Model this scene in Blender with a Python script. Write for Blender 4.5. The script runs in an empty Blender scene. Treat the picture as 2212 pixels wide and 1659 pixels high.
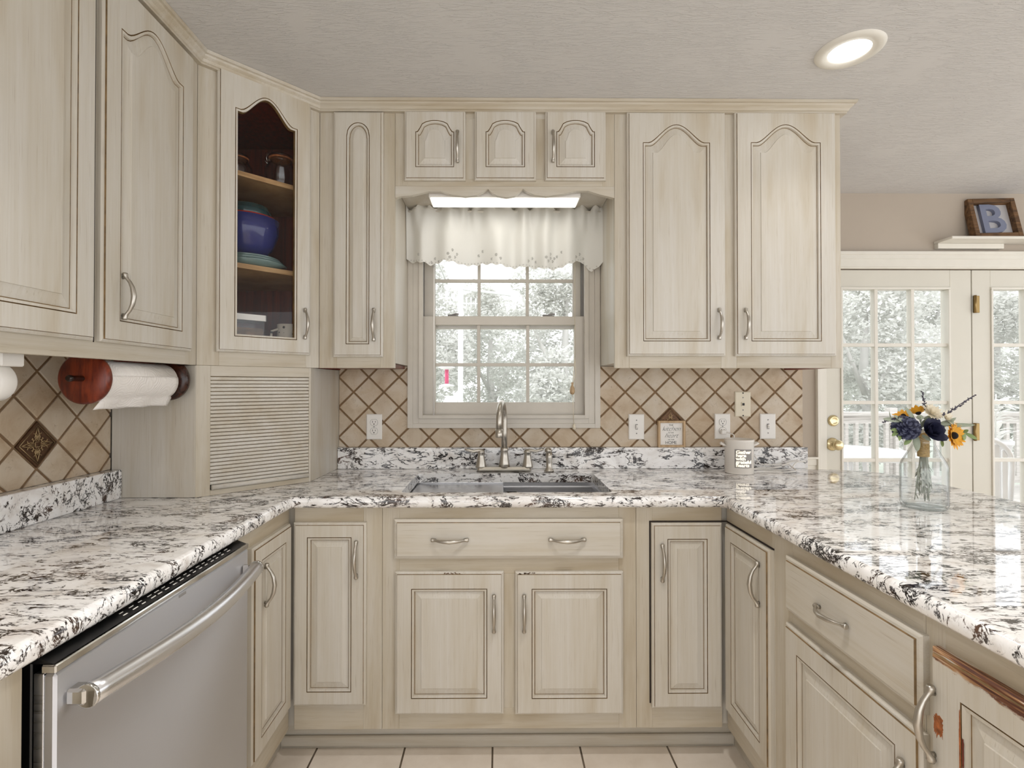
import bpy, bmesh, math, random
from mathutils import Vector, Matrix
random.seed(7)
S = bpy.context.scene
COL = S.collection
R = math.radians
# ---------------------------------------------------------------- camera, sky, exposure
W, H, F = 2212, 1659, 1105.0
CAM = Vector((0, -2.341, 1.30)); YAW, PIT = R(.45), R(.5)
cd = bpy.data.cameras.new('camera'); cam = bpy.data.objects.new('camera', cd); COL.objects.link(cam)
cam.location = CAM; cam.rotation_euler = (R(90) + PIT, 0, -YAW)
cd.sensor_width = 36; cd.lens = 36 * F / W; cd.clip_start = .02; cd.clip_end = 200
CFX, CFY = 1085.679, 821.357
cd.shift_x = (W / 2 - CFX) / W; cd.shift_y = (CFY - H / 2) / W
S.camera = cam
world = bpy.data.worlds.new('world'); S.world = world; world.use_nodes = True
bg = world.node_tree.nodes['Background']; bg.inputs[0].default_value = (.98, .99, 1, 1); bg.inputs[1].default_value = 2.35
S.view_settings.view_transform = 'Standard'; S.view_settings.look = 'None'
S.view_settings.exposure = -0.05; S.view_settings.gamma = 1; S.view_settings.use_curve_mapping = False
S.cycles.max_bounces = 10; S.cycles.transparent_max_bounces = 24; S.cycles.use_denoising = True
S.cycles.sample_clamp_indirect = 6; S.cycles.caustics_reflective = False; S.cycles.caustics_refractive = False
CEIL = 2.425
CANS = [(1.175, -.63), (-.55, -1.9), (.35, -1.35), (.9, -2.6), (2.6, -1.6), (-.5, -3.4)]
CAN_W = 4.2
def area(name, loc, rot, sx, sy, power, col=(1, 1, 1), shape='RECTANGLE', spread=180):
    l = bpy.data.lights.new(name, 'AREA'); l.shape = shape; l.size = sx; l.size_y = sy
    l.energy = power; l.color = col; l.spread = R(spread)
    o = bpy.data.objects.new(name, l); COL.objects.link(o); o.location = loc; o.rotation_euler = rot; return o
# ---------------------------------------------------------------- measuring: a pixel of the photo meets a plane of the room
_f = Vector((math.sin(YAW) * math.cos(PIT), math.cos(YAW) * math.cos(PIT), math.sin(PIT)))
_r = Vector((math.cos(YAW), -math.sin(YAW), 0)); _u = _r.cross(_f)
def ray(px, py): return _f + _r * ((px - CFX) / F) - _u * ((py - CFY) / F)
def hit(px, py, P, n):
    d = ray(px, py); n = Vector(n); t = (Vector(P) - CAM).dot(n) / d.dot(n); return CAM + d * t
def onY(px, py, y): p = hit(px, py, (0, y, 0), (0, 1, 0)); return p.x, p.z
def onX(px, py, x): p = hit(px, py, (x, 0, 0), (1, 0, 0)); return p.y, p.z
def onZ(px, py, z): p = hit(px, py, (0, 0, z), (0, 0, 1)); return p.x, p.y
def onD(px, py, O, ang):                       # plane through O along direction ang: distance along it, height
    n = (math.sin(ang), -math.cos(ang), 0); p = hit(px, py, (O[0], O[1], 0), n)
    return (p.x - O[0]) * math.cos(ang) + (p.y - O[1]) * math.sin(ang), p.z
# ---------------------------------------------------------------- materials
def lin(c): return tuple((x / 255 / 12.92 if x / 255 <= .04045 else ((x / 255 + .055) / 1.055) ** 2.4) for x in c) + (1,)
class NT:
    def __init__(s, name):
        s.m = bpy.data.materials.new(name); s.m.use_nodes = True; s.t = s.m.node_tree; s.n = s.t.nodes
        s.b = s.n['Principled BSDF']; s.out = s.n['Material Output']
    def add(s, typ, **k):
        n = s.n.new('ShaderNode' + typ)
        for a, v in k.items(): setattr(n, a, v)
        return n
    def link(s, a, b): s.t.links.new(a, b)
    def tc(s, scale=(1, 1, 1), rot=(0, 0, 0), out='Object'):
        t = s.add('TexCoord'); m = s.add('Mapping'); s.link(t.outputs[out], m.inputs[0])
        m.inputs['Scale'].default_value = scale; m.inputs['Rotation'].default_value = rot; return m.outputs[0]
    def noise(s, vec, scale, detail=4, rough=.55, dist=0):
        n = s.add('TexNoise'); s.link(vec, n.inputs['Vector']); n.inputs['Scale'].default_value = scale
        n.inputs['Detail'].default_value = detail; n.inputs['Roughness'].default_value = rough; n.inputs['Distortion'].default_value = dist
        return n.outputs[0]
    def ramp(s, fac, stops, interp='LINEAR'):
        r = s.add('ValToRGB'); s.link(fac, r.inputs[0]); e = r.color_ramp.elements; r.color_ramp.interpolation = interp
        while len(e) < len(stops): e.new(.5)
        for x, (p, c) in zip(e, stops): x.position = p; x.color = c if len(c) == 4 else (*c, 1)
        return r.outputs[0]
    def g(s, v): return (v, v, v, 1)
    def math(s, op, a, b=None, c=None):
        n = s.add('Math', operation=op)
        for i, x in enumerate((a, b, c)):
            if x is None: continue
            if isinstance(x, (int, float)): n.inputs[i].default_value = x
            else: s.link(x, n.inputs[i])
        return n.outputs[0]
    def mix(s, fac, a, b, blend='MIX'):
        n = s.add('Mix', data_type='RGBA', blend_type=blend)
        for i, x in ((0, fac), (6, a), (7, b)):
            if isinstance(x, (int, float)): n.inputs[i].default_value = x
            elif isinstance(x, tuple): n.inputs[i].default_value = x
            else: s.link(x, n.inputs[i])
        return n.outputs[2]
    def bump(s, h, strength=.3, dist=.001):
        b = s.add('Bump'); b.inputs['Strength'].default_value = strength; b.inputs['Distance'].default_value = dist
        s.link(h, b.inputs['Height']); s.link(b.outputs[0], s.b.inputs['Normal'])
    def set(s, col=None, rough=None, metal=None, spec=None, **k):
        if col is not None:
            if isinstance(col, tuple): s.b.inputs['Base Color'].default_value = col
            else: s.link(col, s.b.inputs['Base Color'])
        if rough is not None:
            if isinstance(rough, (int, float)): s.b.inputs['Roughness'].default_value = rough
            else: s.link(rough, s.b.inputs['Roughness'])
        if metal is not None: s.b.inputs['Metallic'].default_value = metal
        if spec is not None: s.b.inputs['Specular IOR Level'].default_value = spec
        for a, v in k.items(): s.b.inputs[a.replace('_', ' ')].default_value = v
        return s.m
def plain(name, rgb, rough=.5, metal=0, var=.04, sc=12, **k):
    t = NT(name); c = lin(rgb); n = t.noise(t.tc(), sc, 3)
    a = tuple(x * (1 - var) for x in c[:3]) + (1,); b = tuple(min(1, x * (1 + var)) for x in c[:3]) + (1,)
    return t.set(t.ramp(n, [(.3, a), (.7, b)]), rough, metal, **k)
def paint(name, horiz, worn=False, tone=0.0):
    t = NT(name)
    v1 = t.tc((2, 110, 110) if horiz else (110, 110, 2)); v2 = t.tc((1.2, 9, 9) if horiz else (9, 9, 1.2)); v3 = t.tc((9, 360, 360) if horiz else (360, 360, 9))
    n1 = t.noise(v1, 1, 5, .6, .6); n2 = t.noise(v2, 1, 4, .6, .3); n3 = t.noise(v3, 1, 2, .5)
    k = lambda a, b: lin(tuple(x + (y - x) * tone for x, y in zip(a, b)))
    cream = k((209, 204, 195), (200, 192, 178)); mid = k((202, 195, 182), (188, 176, 155)); tan = k((190, 178, 158), (166, 149, 122))
    c = t.ramp(n2, [(.30, tan), (.46, mid), (.62, cream)])
    c = t.mix(t.ramp(n1, [(.36, t.g(.16 + .14 * tone)), (.58, t.g(0))]), c, lin((178, 164, 134)))
    c = t.mix(t.ramp(n3, [(.27, t.g(.28 + .25 * tone)), (.38, t.g(0))]), c, lin((142, 122, 90)))
    if worn:
        sp = t.add('SeparateXYZ'); tcn = t.add('TexCoord'); t.link(tcn.outputs['Object'], sp.inputs[0])
        wn = t.noise(t.tc((22, 22, 60)), 1, 6, .75)
        a = t.math('ADD', sp.outputs[2], t.math('MULTIPLY', wn, .035))
        a = t.math('ADD', a, t.math('MULTIPLY', sp.outputs[0], .03))
        m = t.ramp(t.math('SUBTRACT', a, WORN_H - .002), [(.001, t.g(0)), (.003, t.g(1))])
        wood = t.ramp(t.noise(t.tc((5, 120, 120)), 1, 4, .65), [(.34, lin((64, 34, 28))), (.46, lin((108, 66, 46))), (.55, lin((182, 140, 96))), (.60, lin((206, 200, 194)))])
        c = t.mix(m, c, wood)
        ch = t.ramp(t.noise(t.tc((60, 60, 30)), 1, 5, .8), [(.71, t.g(0)), (.725, t.g(1))])
        c = t.mix(ch, c, lin((110, 66, 46)))
    t.bump(n3, .10, .0005)
    return t.set(c, .36, 0, .42)
WORN_H = .7
M = {}
M['pv'] = paint('cream_paint_upright', False); M['ph'] = paint('cream_paint_across', True); M['fv'] = paint('frame_paint_upright', False, tone=.55); M['fh'] = paint('frame_paint_across', True, tone=.55)
M['glaze'] = plain('brown_glaze', (120, 96, 62), .5, var=.35, sc=40)
M['gap'] = plain('dark_gap', (34, 22, 14), .8)
def granite(name):
    t = NT(name)
    base = t.ramp(t.noise(t.tc((7, 12, 9)), 1, 5, .6, .7), [(.32, lin((222, 216, 212))), (.45, lin((242, 240, 238))), (.6, lin((251, 250, 250))), (.74, lin((222, 219, 218)))])
    def strings(rot, sx, sy, w, seed, det=5, dist=1.0):
        v = t.tc((sx, sy, sy * .7), rot)
        mp = t.add('VectorMath', operation='ADD'); t.link(v, mp.inputs[0]); mp.inputs[1].default_value = (seed, seed * 1.7, seed * .6)
        n = t.noise(mp.outputs[0], 1, det, .58, dist)
        r = t.math('ABSOLUTE', t.math('SUBTRACT', n, .5))
        return t.ramp(r, [(w * .5, t.g(1)), (w, t.g(0))])
    def mask(sx, sy, rot, lo, hi, seed):
        v = t.tc((sx, sy, sy), rot); mp = t.add('VectorMath', operation='ADD'); t.link(v, mp.inputs[0]); mp.inputs[1].default_value = (seed, seed, seed)
        return t.ramp(t.noise(mp.outputs[0], 1, 6, .68, .8), [(lo, t.g(0)), (hi, t.g(1))])
    A1 = mask(4.5, 9, (0, 0, .3), .47, .51, 1); A2 = mask(5, 10, (0, 0, -.35), .48, .52, 7); A3 = mask(6, 11, (0, 0, .1), .555, .58, 13)
    l1 = strings((0, 0, .30), 9, 34, .034, 3, 5, .9); l2 = strings((0, 0, -.28), 10, 38, .032, 9, 5, .9); l3 = strings((0, 0, .05), 26, 50, .055, 17, 6, 1.5); l4 = strings((.4, .3, 1.0), 30, 26, .045, 21)
    brk = t.ramp(t.noise(t.tc((16, 34, 34), (0, 0, .2)), 1, 5, .65), [(.43, t.g(0)), (.49, t.g(1))])
    m = t.math('MULTIPLY', brk, t.math('MAXIMUM', t.math('MULTIPLY', A1, l1), t.math('MULTIPLY', A2, l2)))
    m = t.math('MAXIMUM', m, t.math('MULTIPLY', A3, t.math('MAXIMUM', l3, l4)))
    dirty = t.noise(t.tc((60, 110, 100)), 1, 5, .7, .5)
    m = t.math('MAXIMUM', m, t.math('MULTIPLY', A3, t.ramp(dirty, [(.555, t.g(0)), (.58, t.g(.9))])))
    br = t.ramp(t.noise(t.tc((9, 9, 9)), 1, 3), [(.42, lin((26, 22, 24))), (.56, lin((46, 36, 32))), (.68, lin((92, 68, 54)))])
    grey = mask(10, 14, (0, 0, .6), .56, .62, 31)
    c = t.mix(t.math('MULTIPLY', grey, .22), base, lin((176, 160, 142)))
    sm = t.ramp(t.noise(t.tc((30, 75, 60)), 1, 5, .7, .6), [(.60, t.g(0)), (.64, t.g(.38))])
    c = t.mix(sm, c, lin((120, 104, 94)))
    c = t.mix(m, c, br)
    return t.set(c, .035, 0, .7)
M['granite'] = granite('white_black_granite')
def tilemat():
    t = NT('travertine_tile'); g = t.add('NewGeometry')
    n = t.noise(t.tc((9, 9, 9)), 1, 5, .6, .4); f = t.noise(t.tc((60, 60, 60)), 1, 5, .75, 1)
    c = t.ramp(n, [(.3, lin((168, 142, 112))), (.5, lin((196, 178, 154))), (.7, lin((208, 196, 180)))])
    c = t.mix(t.ramp(f, [(.30, t.g(.6)), (.42, t.g(0))]), c, lin((132, 106, 80)))
    c = t.mix(.28, c, t.ramp(g.outputs['Random Per Island'], [(0, lin((184, 156, 124))), (.5, lin((206, 192, 172))), (1, lin((188, 178, 164)))]))
    t.bump(f, .25, .001); return t.set(c, .45, 0, .4)
M['tile'] = tilemat()
M['grout'] = plain('brown_grout', (128, 102, 74), .9, var=.2, sc=30)
M['bronze'] = plain('antique_bronze', (92, 66, 46), .4, .6, var=.3, sc=50)
def steel(name, rgb, rough, sc=(2, 2, 220), var=.05):
    t = NT(name); n = t.noise(t.tc(sc), 1, 3, .6); c = lin(rgb)
    t.link(t.ramp(n, [(.3, t.g(max(.02, rough - .05))), (.7, t.g(rough + .06))]), t.b.inputs['Roughness'])
    m = t.noise(t.tc((3, 3, 3)), 1, 3)
    return t.set(t.ramp(m, [(.35, tuple(x * .93 for x in c[:3]) + (1,)), (.65, c)]), None, 1.0)
M['steel'] = steel('brushed_steel', (222, 222, 224), .30)
def aniso(m, d, a):
    t = m.node_tree; c = t.nodes.new('ShaderNodeCombineXYZ'); c.inputs[0].default_value, c.inputs[1].default_value, c.inputs[2].default_value = d; b = t.nodes['Principled BSDF']; b.inputs['Anisotropic'].default_value = a; t.links.new(c.outputs[0], b.inputs['Tangent'])
M['dwsteel'] = NT('vertical_sheen_steel').set(lin((232, 232, 236)), .58, 1.0); aniso(M['dwsteel'], (0, 0, 1), .95)
M['chrome'] = steel('polished_steel', (206, 204, 200), .09)
M['nickel'] = steel('brushed_nickel', (192, 186, 176), .32, (60, 60, 60))
M['brass'] = steel('polished_brass', (224, 208, 166), .2, (20, 20, 20))
M['hinge'] = steel('aged_brass', (150, 126, 84), .35, (20, 20, 20))
M['white'] = plain('white_trim_paint', (226, 222, 212), .4, var=.02)
M['sash'] = plain('sash_vinyl', (206, 199, 188), .45, var=.03)
M['jamb'] = plain('grey_jamb_liner', (150, 147, 144), .5, var=.05)
M['plate'] = plain('white_plastic', (236, 232, 226), .35, var=.01)
M['almond'] = plain('almond_plastic', (222, 212, 190), .35, var=.01)
M['black'] = plain('black_plastic', (14, 14, 15), .3)
M['dark'] = plain('dark_slot', (30, 28, 26), .6)
M['taupe'] = plain('taupe_wall', (182, 170, 156), .8, var=.015, sc=4)
M['door'] = plain('ivory_door_paint', (214, 210, 198), .4, var=.025, sc=3)
M['orange'] = plain('bare_stained_wood', (160, 92, 48), .6, var=.45, sc=120)
def woodm(name, a, b, sc, rough=.35):
    t = NT(name); n = t.noise(t.tc(sc), 1, 5, .6, .5)
    return t.set(t.ramp(n, [(.35, lin(a)), (.65, lin(b))]), rough)
M['redwood'] = woodm('cherry_stained_wood', (74, 20, 10), (128, 50, 22), (70, 8, 12), .3)
M['darkwood'] = woodm('dark_turned_wood', (28, 14, 10), (70, 34, 20), (40, 40, 40), .25)
M['inside'] = woodm('dark_red_interior', (92, 24, 14), (128, 40, 22), (60, 60, 3), .5)
M['shelf'] = woodm('oak_shelf', (170, 130, 84), (206, 168, 118), (6, 6, 60), .5)
M['deckwood'] = woodm('weathered_deck', (176, 172, 166), (212, 208, 203), (3, 50, 50), .8)
M['rustic'] = woodm('rustic_wood', (66, 46, 28), (128, 94, 60), (8, 40, 40), .7)
M['oakframe'] = woodm('pale_oak', (176, 146, 110), (200, 172, 136), (60, 60, 5), .55)
def ceilmat():
    t = NT('stomped_ceiling'); v = t.tc((1, 1, 1))
    vo = t.add('TexVoronoi'); vo.inputs['Scale'].default_value = 7; t.link(v, vo.inputs['Vector'])
    hh = None
    for k, a in enumerate((.45, .95, .1)):
        vr = t.tc((13, 95, 1), (0, 0, a)); n = t.noise(vr, 1, 4, .6, 1.2)
        ms = t.ramp(t.noise(t.tc((3.5, 3.5, 1), (0, 0, k * 2.)), 1, 3), [(.46, t.g(0)), (.54, t.g(1))])
        r = t.math('MULTIPLY', t.ramp(n, [(.52, t.g(0)), (.60, t.g(1))]), ms)
        hh = r if hh is None else t.math('MAXIMUM', hh, r)
    t.bump(hh, .5, .0035); return t.set(lin((212, 210, 208)), .9, 0, .2)
M['ceil'] = ceilmat()
def floormat():
    t = NT('cream_floor_tile'); v = t.tc((1, 1, 1)); mp = t.add('VectorMath', operation='ADD'); t.link(v, mp.inputs[0]); mp.inputs[1].default_value = (50 * .3135 - FLX, 50 * .3135 + .484, 0)
    b = t.add('TexBrick'); t.link(mp.outputs[0], b.inputs['Vector']); b.offset = 0; b.squash = 1
    b.inputs['Scale'].default_value = 1; b.inputs['Brick Width'].default_value = .3135; b.inputs['Row Height'].default_value = .3135
    b.inputs['Mortar Size'].default_value = .0035; b.inputs['Mortar Smooth'].default_value = .1
    b.inputs['Color1'].default_value = lin((242, 232, 220)); b.inputs['Color2'].default_value = lin((238, 227, 214)); b.inputs['Mortar'].default_value = lin((74, 60, 46))
    n = t.noise(t.tc((8, 8, 8)), 1, 5, .6)
    c = t.mix(t.ramp(n, [(.3, t.g(.3)), (.6, t.g(0))]), b.outputs[0], lin((196, 178, 156)))
    return t.set(c, .3, 0, .5)
FLX = -.335
M['floor'] = floormat()
def pane(name, tint=(1, 1, 1, 1), ior=1.5):
    t = NT(name); tr = t.add('BsdfTransparent'); tr.inputs[0].default_value = tint; gl = t.add('BsdfGlossy'); gl.inputs['Roughness'].default_value = .01
    lw = t.add('LayerWeight'); lw.inputs[0].default_value = .5; f0 = ((ior - 1) / (ior + 1)) ** 2; mx = t.add('MixShader')
    fr = t.add('Math', operation='MULTIPLY_ADD'); t.link(t.math('POWER', lw.outputs['Facing'], 5), fr.inputs[0]); fr.inputs[1].default_value = 1 - f0; fr.inputs[2].default_value = f0
    t.link(fr.outputs[0], mx.inputs[0]); t.link(tr.outputs[0], mx.inputs[1]); t.link(gl.outputs[0], mx.inputs[2]); t.link(mx.outputs[0], t.out.inputs[0]); return t.m
M['pane'] = pane('window_glass', (.985, .99, .99, 1), 1.35); M['cabpane'] = pane('cabinet_glass', (.97, .97, .97, 1), 1.3)
def glassm(name, col=(1, 1, 1, 1), rough=0):
    t = NT(name); t.set(col, rough, 0, IOR=1.45); t.b.inputs['Transmission Weight'].default_value = 1; return t.m
M['glass'] = pane('clear_glass', (.95, .965, .965, 1), 1.42)
def jarglass():
    t = NT('jar_glass'); tr = t.add('BsdfTransparent'); gl = t.add('BsdfGlossy'); gl.inputs['Roughness'].default_value = .01; lw = t.add('LayerWeight'); lw.inputs[0].default_value = .5
    t.link(t.ramp(lw.outputs['Facing'], [(0, (.985, .99, .99)), (.6, (.95, .96, .96)), (.85, (.70, .73, .73)), (1, (.42, .45, .46))]), tr.inputs[0]); mx = t.add('MixShader')
    t.link(t.math('MULTIPLY_ADD', t.math('POWER', lw.outputs['Facing'], 4), .7, .05), mx.inputs[0]); t.link(tr.outputs[0], mx.inputs[1]); t.link(gl.outputs[0], mx.inputs[2]); t.link(mx.outputs[0], t.out.inputs[0]); return t.m
M['jarglass'] = jarglass()
M['teal_glass'] = glassm('pale_green_glass', (.75, .88, .86, 1), .05)
def emis(name, col, st):
    t = NT(name); t.b.inputs['Emission Color'].default_value = (*col, 1); t.b.inputs['Emission Strength'].default_value = st; return t.set((.8, .8, .8, 1), .5)
M['bulb'] = emis('lamp_face', (1, .98, .94), 6)
M['tube'] = emis('fluorescent_lens', (1, .98, .90), .95)
M['glow'] = emis('glowing_letters', (1, .86, .62), .85)
def fabric(name, rgb, trans=.35):
    t = NT(name); n = t.noise(t.tc((300, 300, 300)), 1, 2); c = lin(rgb)
    d = t.add('BsdfDiffuse'); d.inputs[0].default_value = c; tl = t.add('BsdfTranslucent'); tl.inputs[0].default_value = c
    mx = t.add('MixShader'); mx.inputs[0].default_value = trans; t.link(d.outputs[0], mx.inputs[1]); t.link(tl.outputs[0], mx.inputs[2]); t.link(mx.outputs[0], t.out.inputs[0])
    b = t.add('Bump'); b.inputs['Strength'].default_value = .15; b.inputs['Distance'].default_value = .0005; t.link(n, b.inputs['Height']); t.link(b.outputs[0], d.inputs['Normal']); return t.m
M['curtain'] = fabric('white_cotton', (234, 232, 226), .18)
M['thread'] = plain('grey_embroidery', (150, 148, 142), .8)
def towel():
    t = NT('quilted_paper'); w = t.add('TexWave', wave_type='RINGS', rings_direction='SPHERICAL'); v = t.add('TexVoronoi'); v.inputs['Scale'].default_value = 16
    t.link(t.tc((1, 1, 1)), v.inputs['Vector']); s = t.math('SINE', t.math('MULTIPLY', v.outputs['Distance'], 60))
    t.bump(s, .3, .0015); return t.set(lin((240, 235, 230)), .9)
M['paper'] = towel()
def leafm(name, rgb, rough=.6, tr=.3): return fabric(name, rgb, tr)
# ---------------------------------------------------------------- mesh kit
OFF = {}
class MB:
    def __init__(s): s.v = []; s.f = []; s.m = []; s.s = []
    def poly(s, pts, mi=0, sm=False):
        n = len(s.v); s.v += [tuple(p) for p in pts]; s.f.append(tuple(range(n, n + len(pts)))); s.m.append(mi); s.s.append(sm); return s
    def box(s, x0, y0, z0, x1, y1, z1, mi=0, b=.0015):
        x0, x1 = sorted((x0, x1)); y0, y1 = sorted((y0, y1)); z0, z1 = sorted((z0, z1)); b = min(b, (x1 - x0) * .45, (y1 - y0) * .45, (z1 - z0) * .45)
        rings = [[(x0 + b, y0 + b, z0), (x1 - b, y0 + b, z0), (x1 - b, y1 - b, z0), (x0 + b, y1 - b, z0)]]
        def r8(z):
            return [(x0 + b, y0, z), (x1 - b, y0, z), (x1, y0 + b, z), (x1, y1 - b, z), (x1 - b, y1, z), (x0 + b, y1, z), (x0, y1 - b, z), (x0, y0 + b, z)]
        n = len(s.v); lo = r8(z0 + b); hi = r8(z1 - b)
        if b <= 0:
            p = [(x0, y0), (x1, y0), (x1, y1), (x0, y1)]; s.loft([[(a, c, z0) for a, c in p], [(a, c, z1) for a, c in p]], mi=mi); return s
        bt = [(x0 + b, y0 + b, z0), (x1 - b, y0 + b, z0), (x1 - b, y1 - b, z0), (x0 + b, y1 - b, z0)]; tp = [(a, c, z1) for a, c, _ in bt]
        s.v += lo + hi + bt + tp
        F = []
        for i in range(8): F.append((n + i, n + (i + 1) % 8, n + 8 + (i + 1) % 8, n + 8 + i))
        L, U = n + 16, n + 20
        F += [(L + 3, L + 2, L + 1, L), (U, U + 1, U + 2, U + 3)]
        for k, (i, j) in enumerate(((0, 1), (2, 3), (4, 5), (6, 7))):
            F.append((n + j, n + i, L + k, L + (k + 1) % 4)); F.append((n + 8 + i, n + 8 + j, U + (k + 1) % 4, U + k))
            q = (j + 1) % 8
            F.append((n + q, n + j, L + (k + 1) % 4)); F.append((n + 8 + j, n + 8 + q, U + (k + 1) % 4))
        s.f += F; s.m += [mi] * len(F); s.s += [False] * len(F); return s
    def loft(s, rings, mi=0, sm=False, closed=True, caps=True, mis=None):
        n = len(s.v); k = len(rings[0])
        for r in rings: s.v += [tuple(p) for p in r]
        for i in range(len(rings) - 1):
            mm = mis[i] if mis else mi
            for j in range(k if closed else k - 1):
                a = n + i * k + j; b = n + i * k + (j + 1) % k
                s.f.append((a, b, b + k, a + k)); s.m.append(mm); s.s.append(sm)
        if caps:
            s.f.append(tuple(n + j for j in reversed(range(k)))); s.m.append(mis[0] if mis else mi); s.s.append(False)
            e = n + (len(rings) - 1) * k; s.f.append(tuple(e + j for j in range(k))); s.m.append(mis[-1] if mis else mi); s.s.append(False)
        return s
    def tube(s, pts, r, n=10, mi=0, flat=1.0, caps=True, up=None):
        P = [Vector(p) for p in pts]; rr = r if isinstance(r, (list, tuple)) else [r] * len(P); rings = []
        t0 = (P[1] - P[0]).normalized(); a = Vector(up) if up else (Vector((0, 0, 1)) if abs(t0.z) < .9 else Vector((1, 0, 0)))
        a = (a - t0 * a.dot(t0)).normalized()
        for i, p in enumerate(P):
            t = (P[min(i + 1, len(P) - 1)] - P[max(i - 1, 0)]).normalized(); a = (a - t * a.dot(t)).normalized(); b = t.cross(a)
            rings.append([p + (a * math.cos(q) * flat + b * math.sin(q)) * rr[i] for q in [2 * math.pi * j / n for j in range(n)]])
        return s.loft(rings, mi, True, True, caps)
    def lathe(s, prof, c=(0, 0, 0), n=32, mi=0, axis='Z', sm=True, mis=None, caps=True):
        c = Vector(c); rings = []
        for r, h in prof:
            r = max(r, 1e-4); ring = []
            for j in range(n):
                q = 2 * math.pi * j / n; x, y = r * math.cos(q), r * math.sin(q)
                ring.append(c + (Vector((x, y, h)) if axis == 'Z' else Vector((y, h, x)) if axis == 'Y' else Vector((h, x, y))))
            rings.append(ring)
        return s.loft(rings, mi, sm, True, caps, mis)
    def prism(s, pts, z0, z1, mi=0):            # pts (x, y)
        return s.loft([[(x, y, z0) for x, y in pts], [(x, y, z1) for x, y in pts]], mi)
    def ball(s, c, r, n=12, mi=0, sq=(1, 1, 1)):
        pr = [(r * math.sin(math.pi * i / n), -r * math.cos(math.pi * i / n)) for i in range(n + 1)]
        k = len(s.v); s.lathe(pr, (0, 0, 0), n * 2, mi)
        for i in range(k, len(s.v)): x, y, z = s.v[i]; s.v[i] = (c[0] + x * sq[0], c[1] + y * sq[1], c[2] + z * sq[2])
        return s
    def build(s, name, mats, parent=None, local=False, origin=None, recalc=True):
        if not isinstance(mats, (list, tuple)): mats = [mats]
        if parent is not None and not local: off = OFF[parent.name]
        elif parent is None:
            xs, ys, zs = zip(*s.v); off = Vector(origin) if origin else Vector(((min(xs) + max(xs)) / 2, (min(ys) + max(ys)) / 2, min(zs)))
        else: off = Vector((0, 0, 0))
        me = bpy.data.meshes.new(name); me.from_pydata([(a - off.x, b - off.y, c - off.z) for a, b, c in s.v], [], s.f)
        for m in mats: me.materials.append(M[m] if isinstance(m, str) else m)
        me.polygons.foreach_set('material_index', s.m); me.polygons.foreach_set('use_smooth', s.s)
        if recalc:
            b = bmesh.new(); b.from_mesh(me); bmesh.ops.remove_doubles(b, verts=b.verts, dist=1e-6); bmesh.ops.recalc_face_normals(b, faces=b.faces); b.to_mesh(me); b.free()
        me.update(); o = bpy.data.objects.new(name, me); COL.objects.link(o)
        if parent is not None: o.parent = parent; OFF[o.name] = OFF.get(parent.name, Vector((0, 0, 0)))
        else: o.location = off; OFF[o.name] = off.copy()
        return o
def tag(o, label=None, cat=None, group=None, kind=None):
    for k, v in (('label', label), ('category', cat), ('group', group), ('kind', kind)):
        if v: o[k] = v
    return o
def thing(name, label, cat, loc, group=None):
    o = bpy.data.objects.new(name, None); COL.objects.link(o); o.location = loc; o.empty_display_size = .05
    OFF[o.name] = Vector(loc); return tag(o, label, cat, group)
def struct(o): o['kind'] = 'structure'; return o
def textmesh(body, size, ext, font_shear=0, bold=0, align='CENTER', space=1.0, line=1.0):
    c = bpy.data.curves.new('t', 'FONT'); c.body = body; c.size = size; c.extrude = ext; c.shear = font_shear; c.offset = bold; c.align_x = align; c.space_character = space; c.space_line = line
    c.resolution_u = 3; o = bpy.data.objects.new('t', c); COL.objects.link(o); bpy.context.view_layer.update()
    me = bpy.data.meshes.new_from_object(o.evaluated_get(bpy.context.evaluated_depsgraph_get())); bpy.data.objects.remove(o); return me
def put_text(name, me, mat, parent, loc, rot):   # loc relative to the parent's origin
    o = bpy.data.objects.new(name, me); me.materials.clear(); me.materials.append(M[mat]); COL.objects.link(o); o.parent = parent; o.location = loc; o.rotation_euler = rot; return o
# ---------------------------------------------------------------- cabinet kit
ROT = {'back': 0, 'left': R(90), 'right': R(-90), 'diag': R(45)}
def topcurve(kind, rise):
    if kind == 'flat': return [0] * 25
    out = []
    for i in range(25):
        v = abs(2 * i / 24 - 1)
        if kind == 'cathedral': h = 0 if v > .83 else (.5 + .5 * math.cos(math.pi * v / .83)) ** .75
        elif kind == 'round': h = math.sqrt(max(0, 1 - v * v))
        else: h = 0 if v > .9 else math.sqrt(max(0, 1 - (v / .9) ** 2.2)) if v < .75 else (.9 - v) / .15 * .42
        out.append(h * rise)
    return out
def outline(x0, z0, x1, z1, tops):              # counter-clockwise seen from the front
    n = len(tops); p = [(x0, z0), (x1, z0)]
    for i in range(n): u = 1 - i / (n - 1); p.append((x0 + (x1 - x0) * u, z1 + tops[n - 1 - i]))
    return p
def inset(p, d):
    n = len(p); out = []
    for i in range(n):
        a, b, c = Vector(p[i - 1]), Vector(p[i]), Vector(p[(i + 1) % n]); e1 = (b - a).normalized(); e2 = (c - b).normalized()
        n1 = Vector((-e1.y, e1.x)); n2 = Vector((-e2.y, e2.x)); k = n1 + n2; k = k / max(.35, k.dot(n1)) ; out.append(tuple(b + k * d))
    return out
TH = .020
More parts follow.
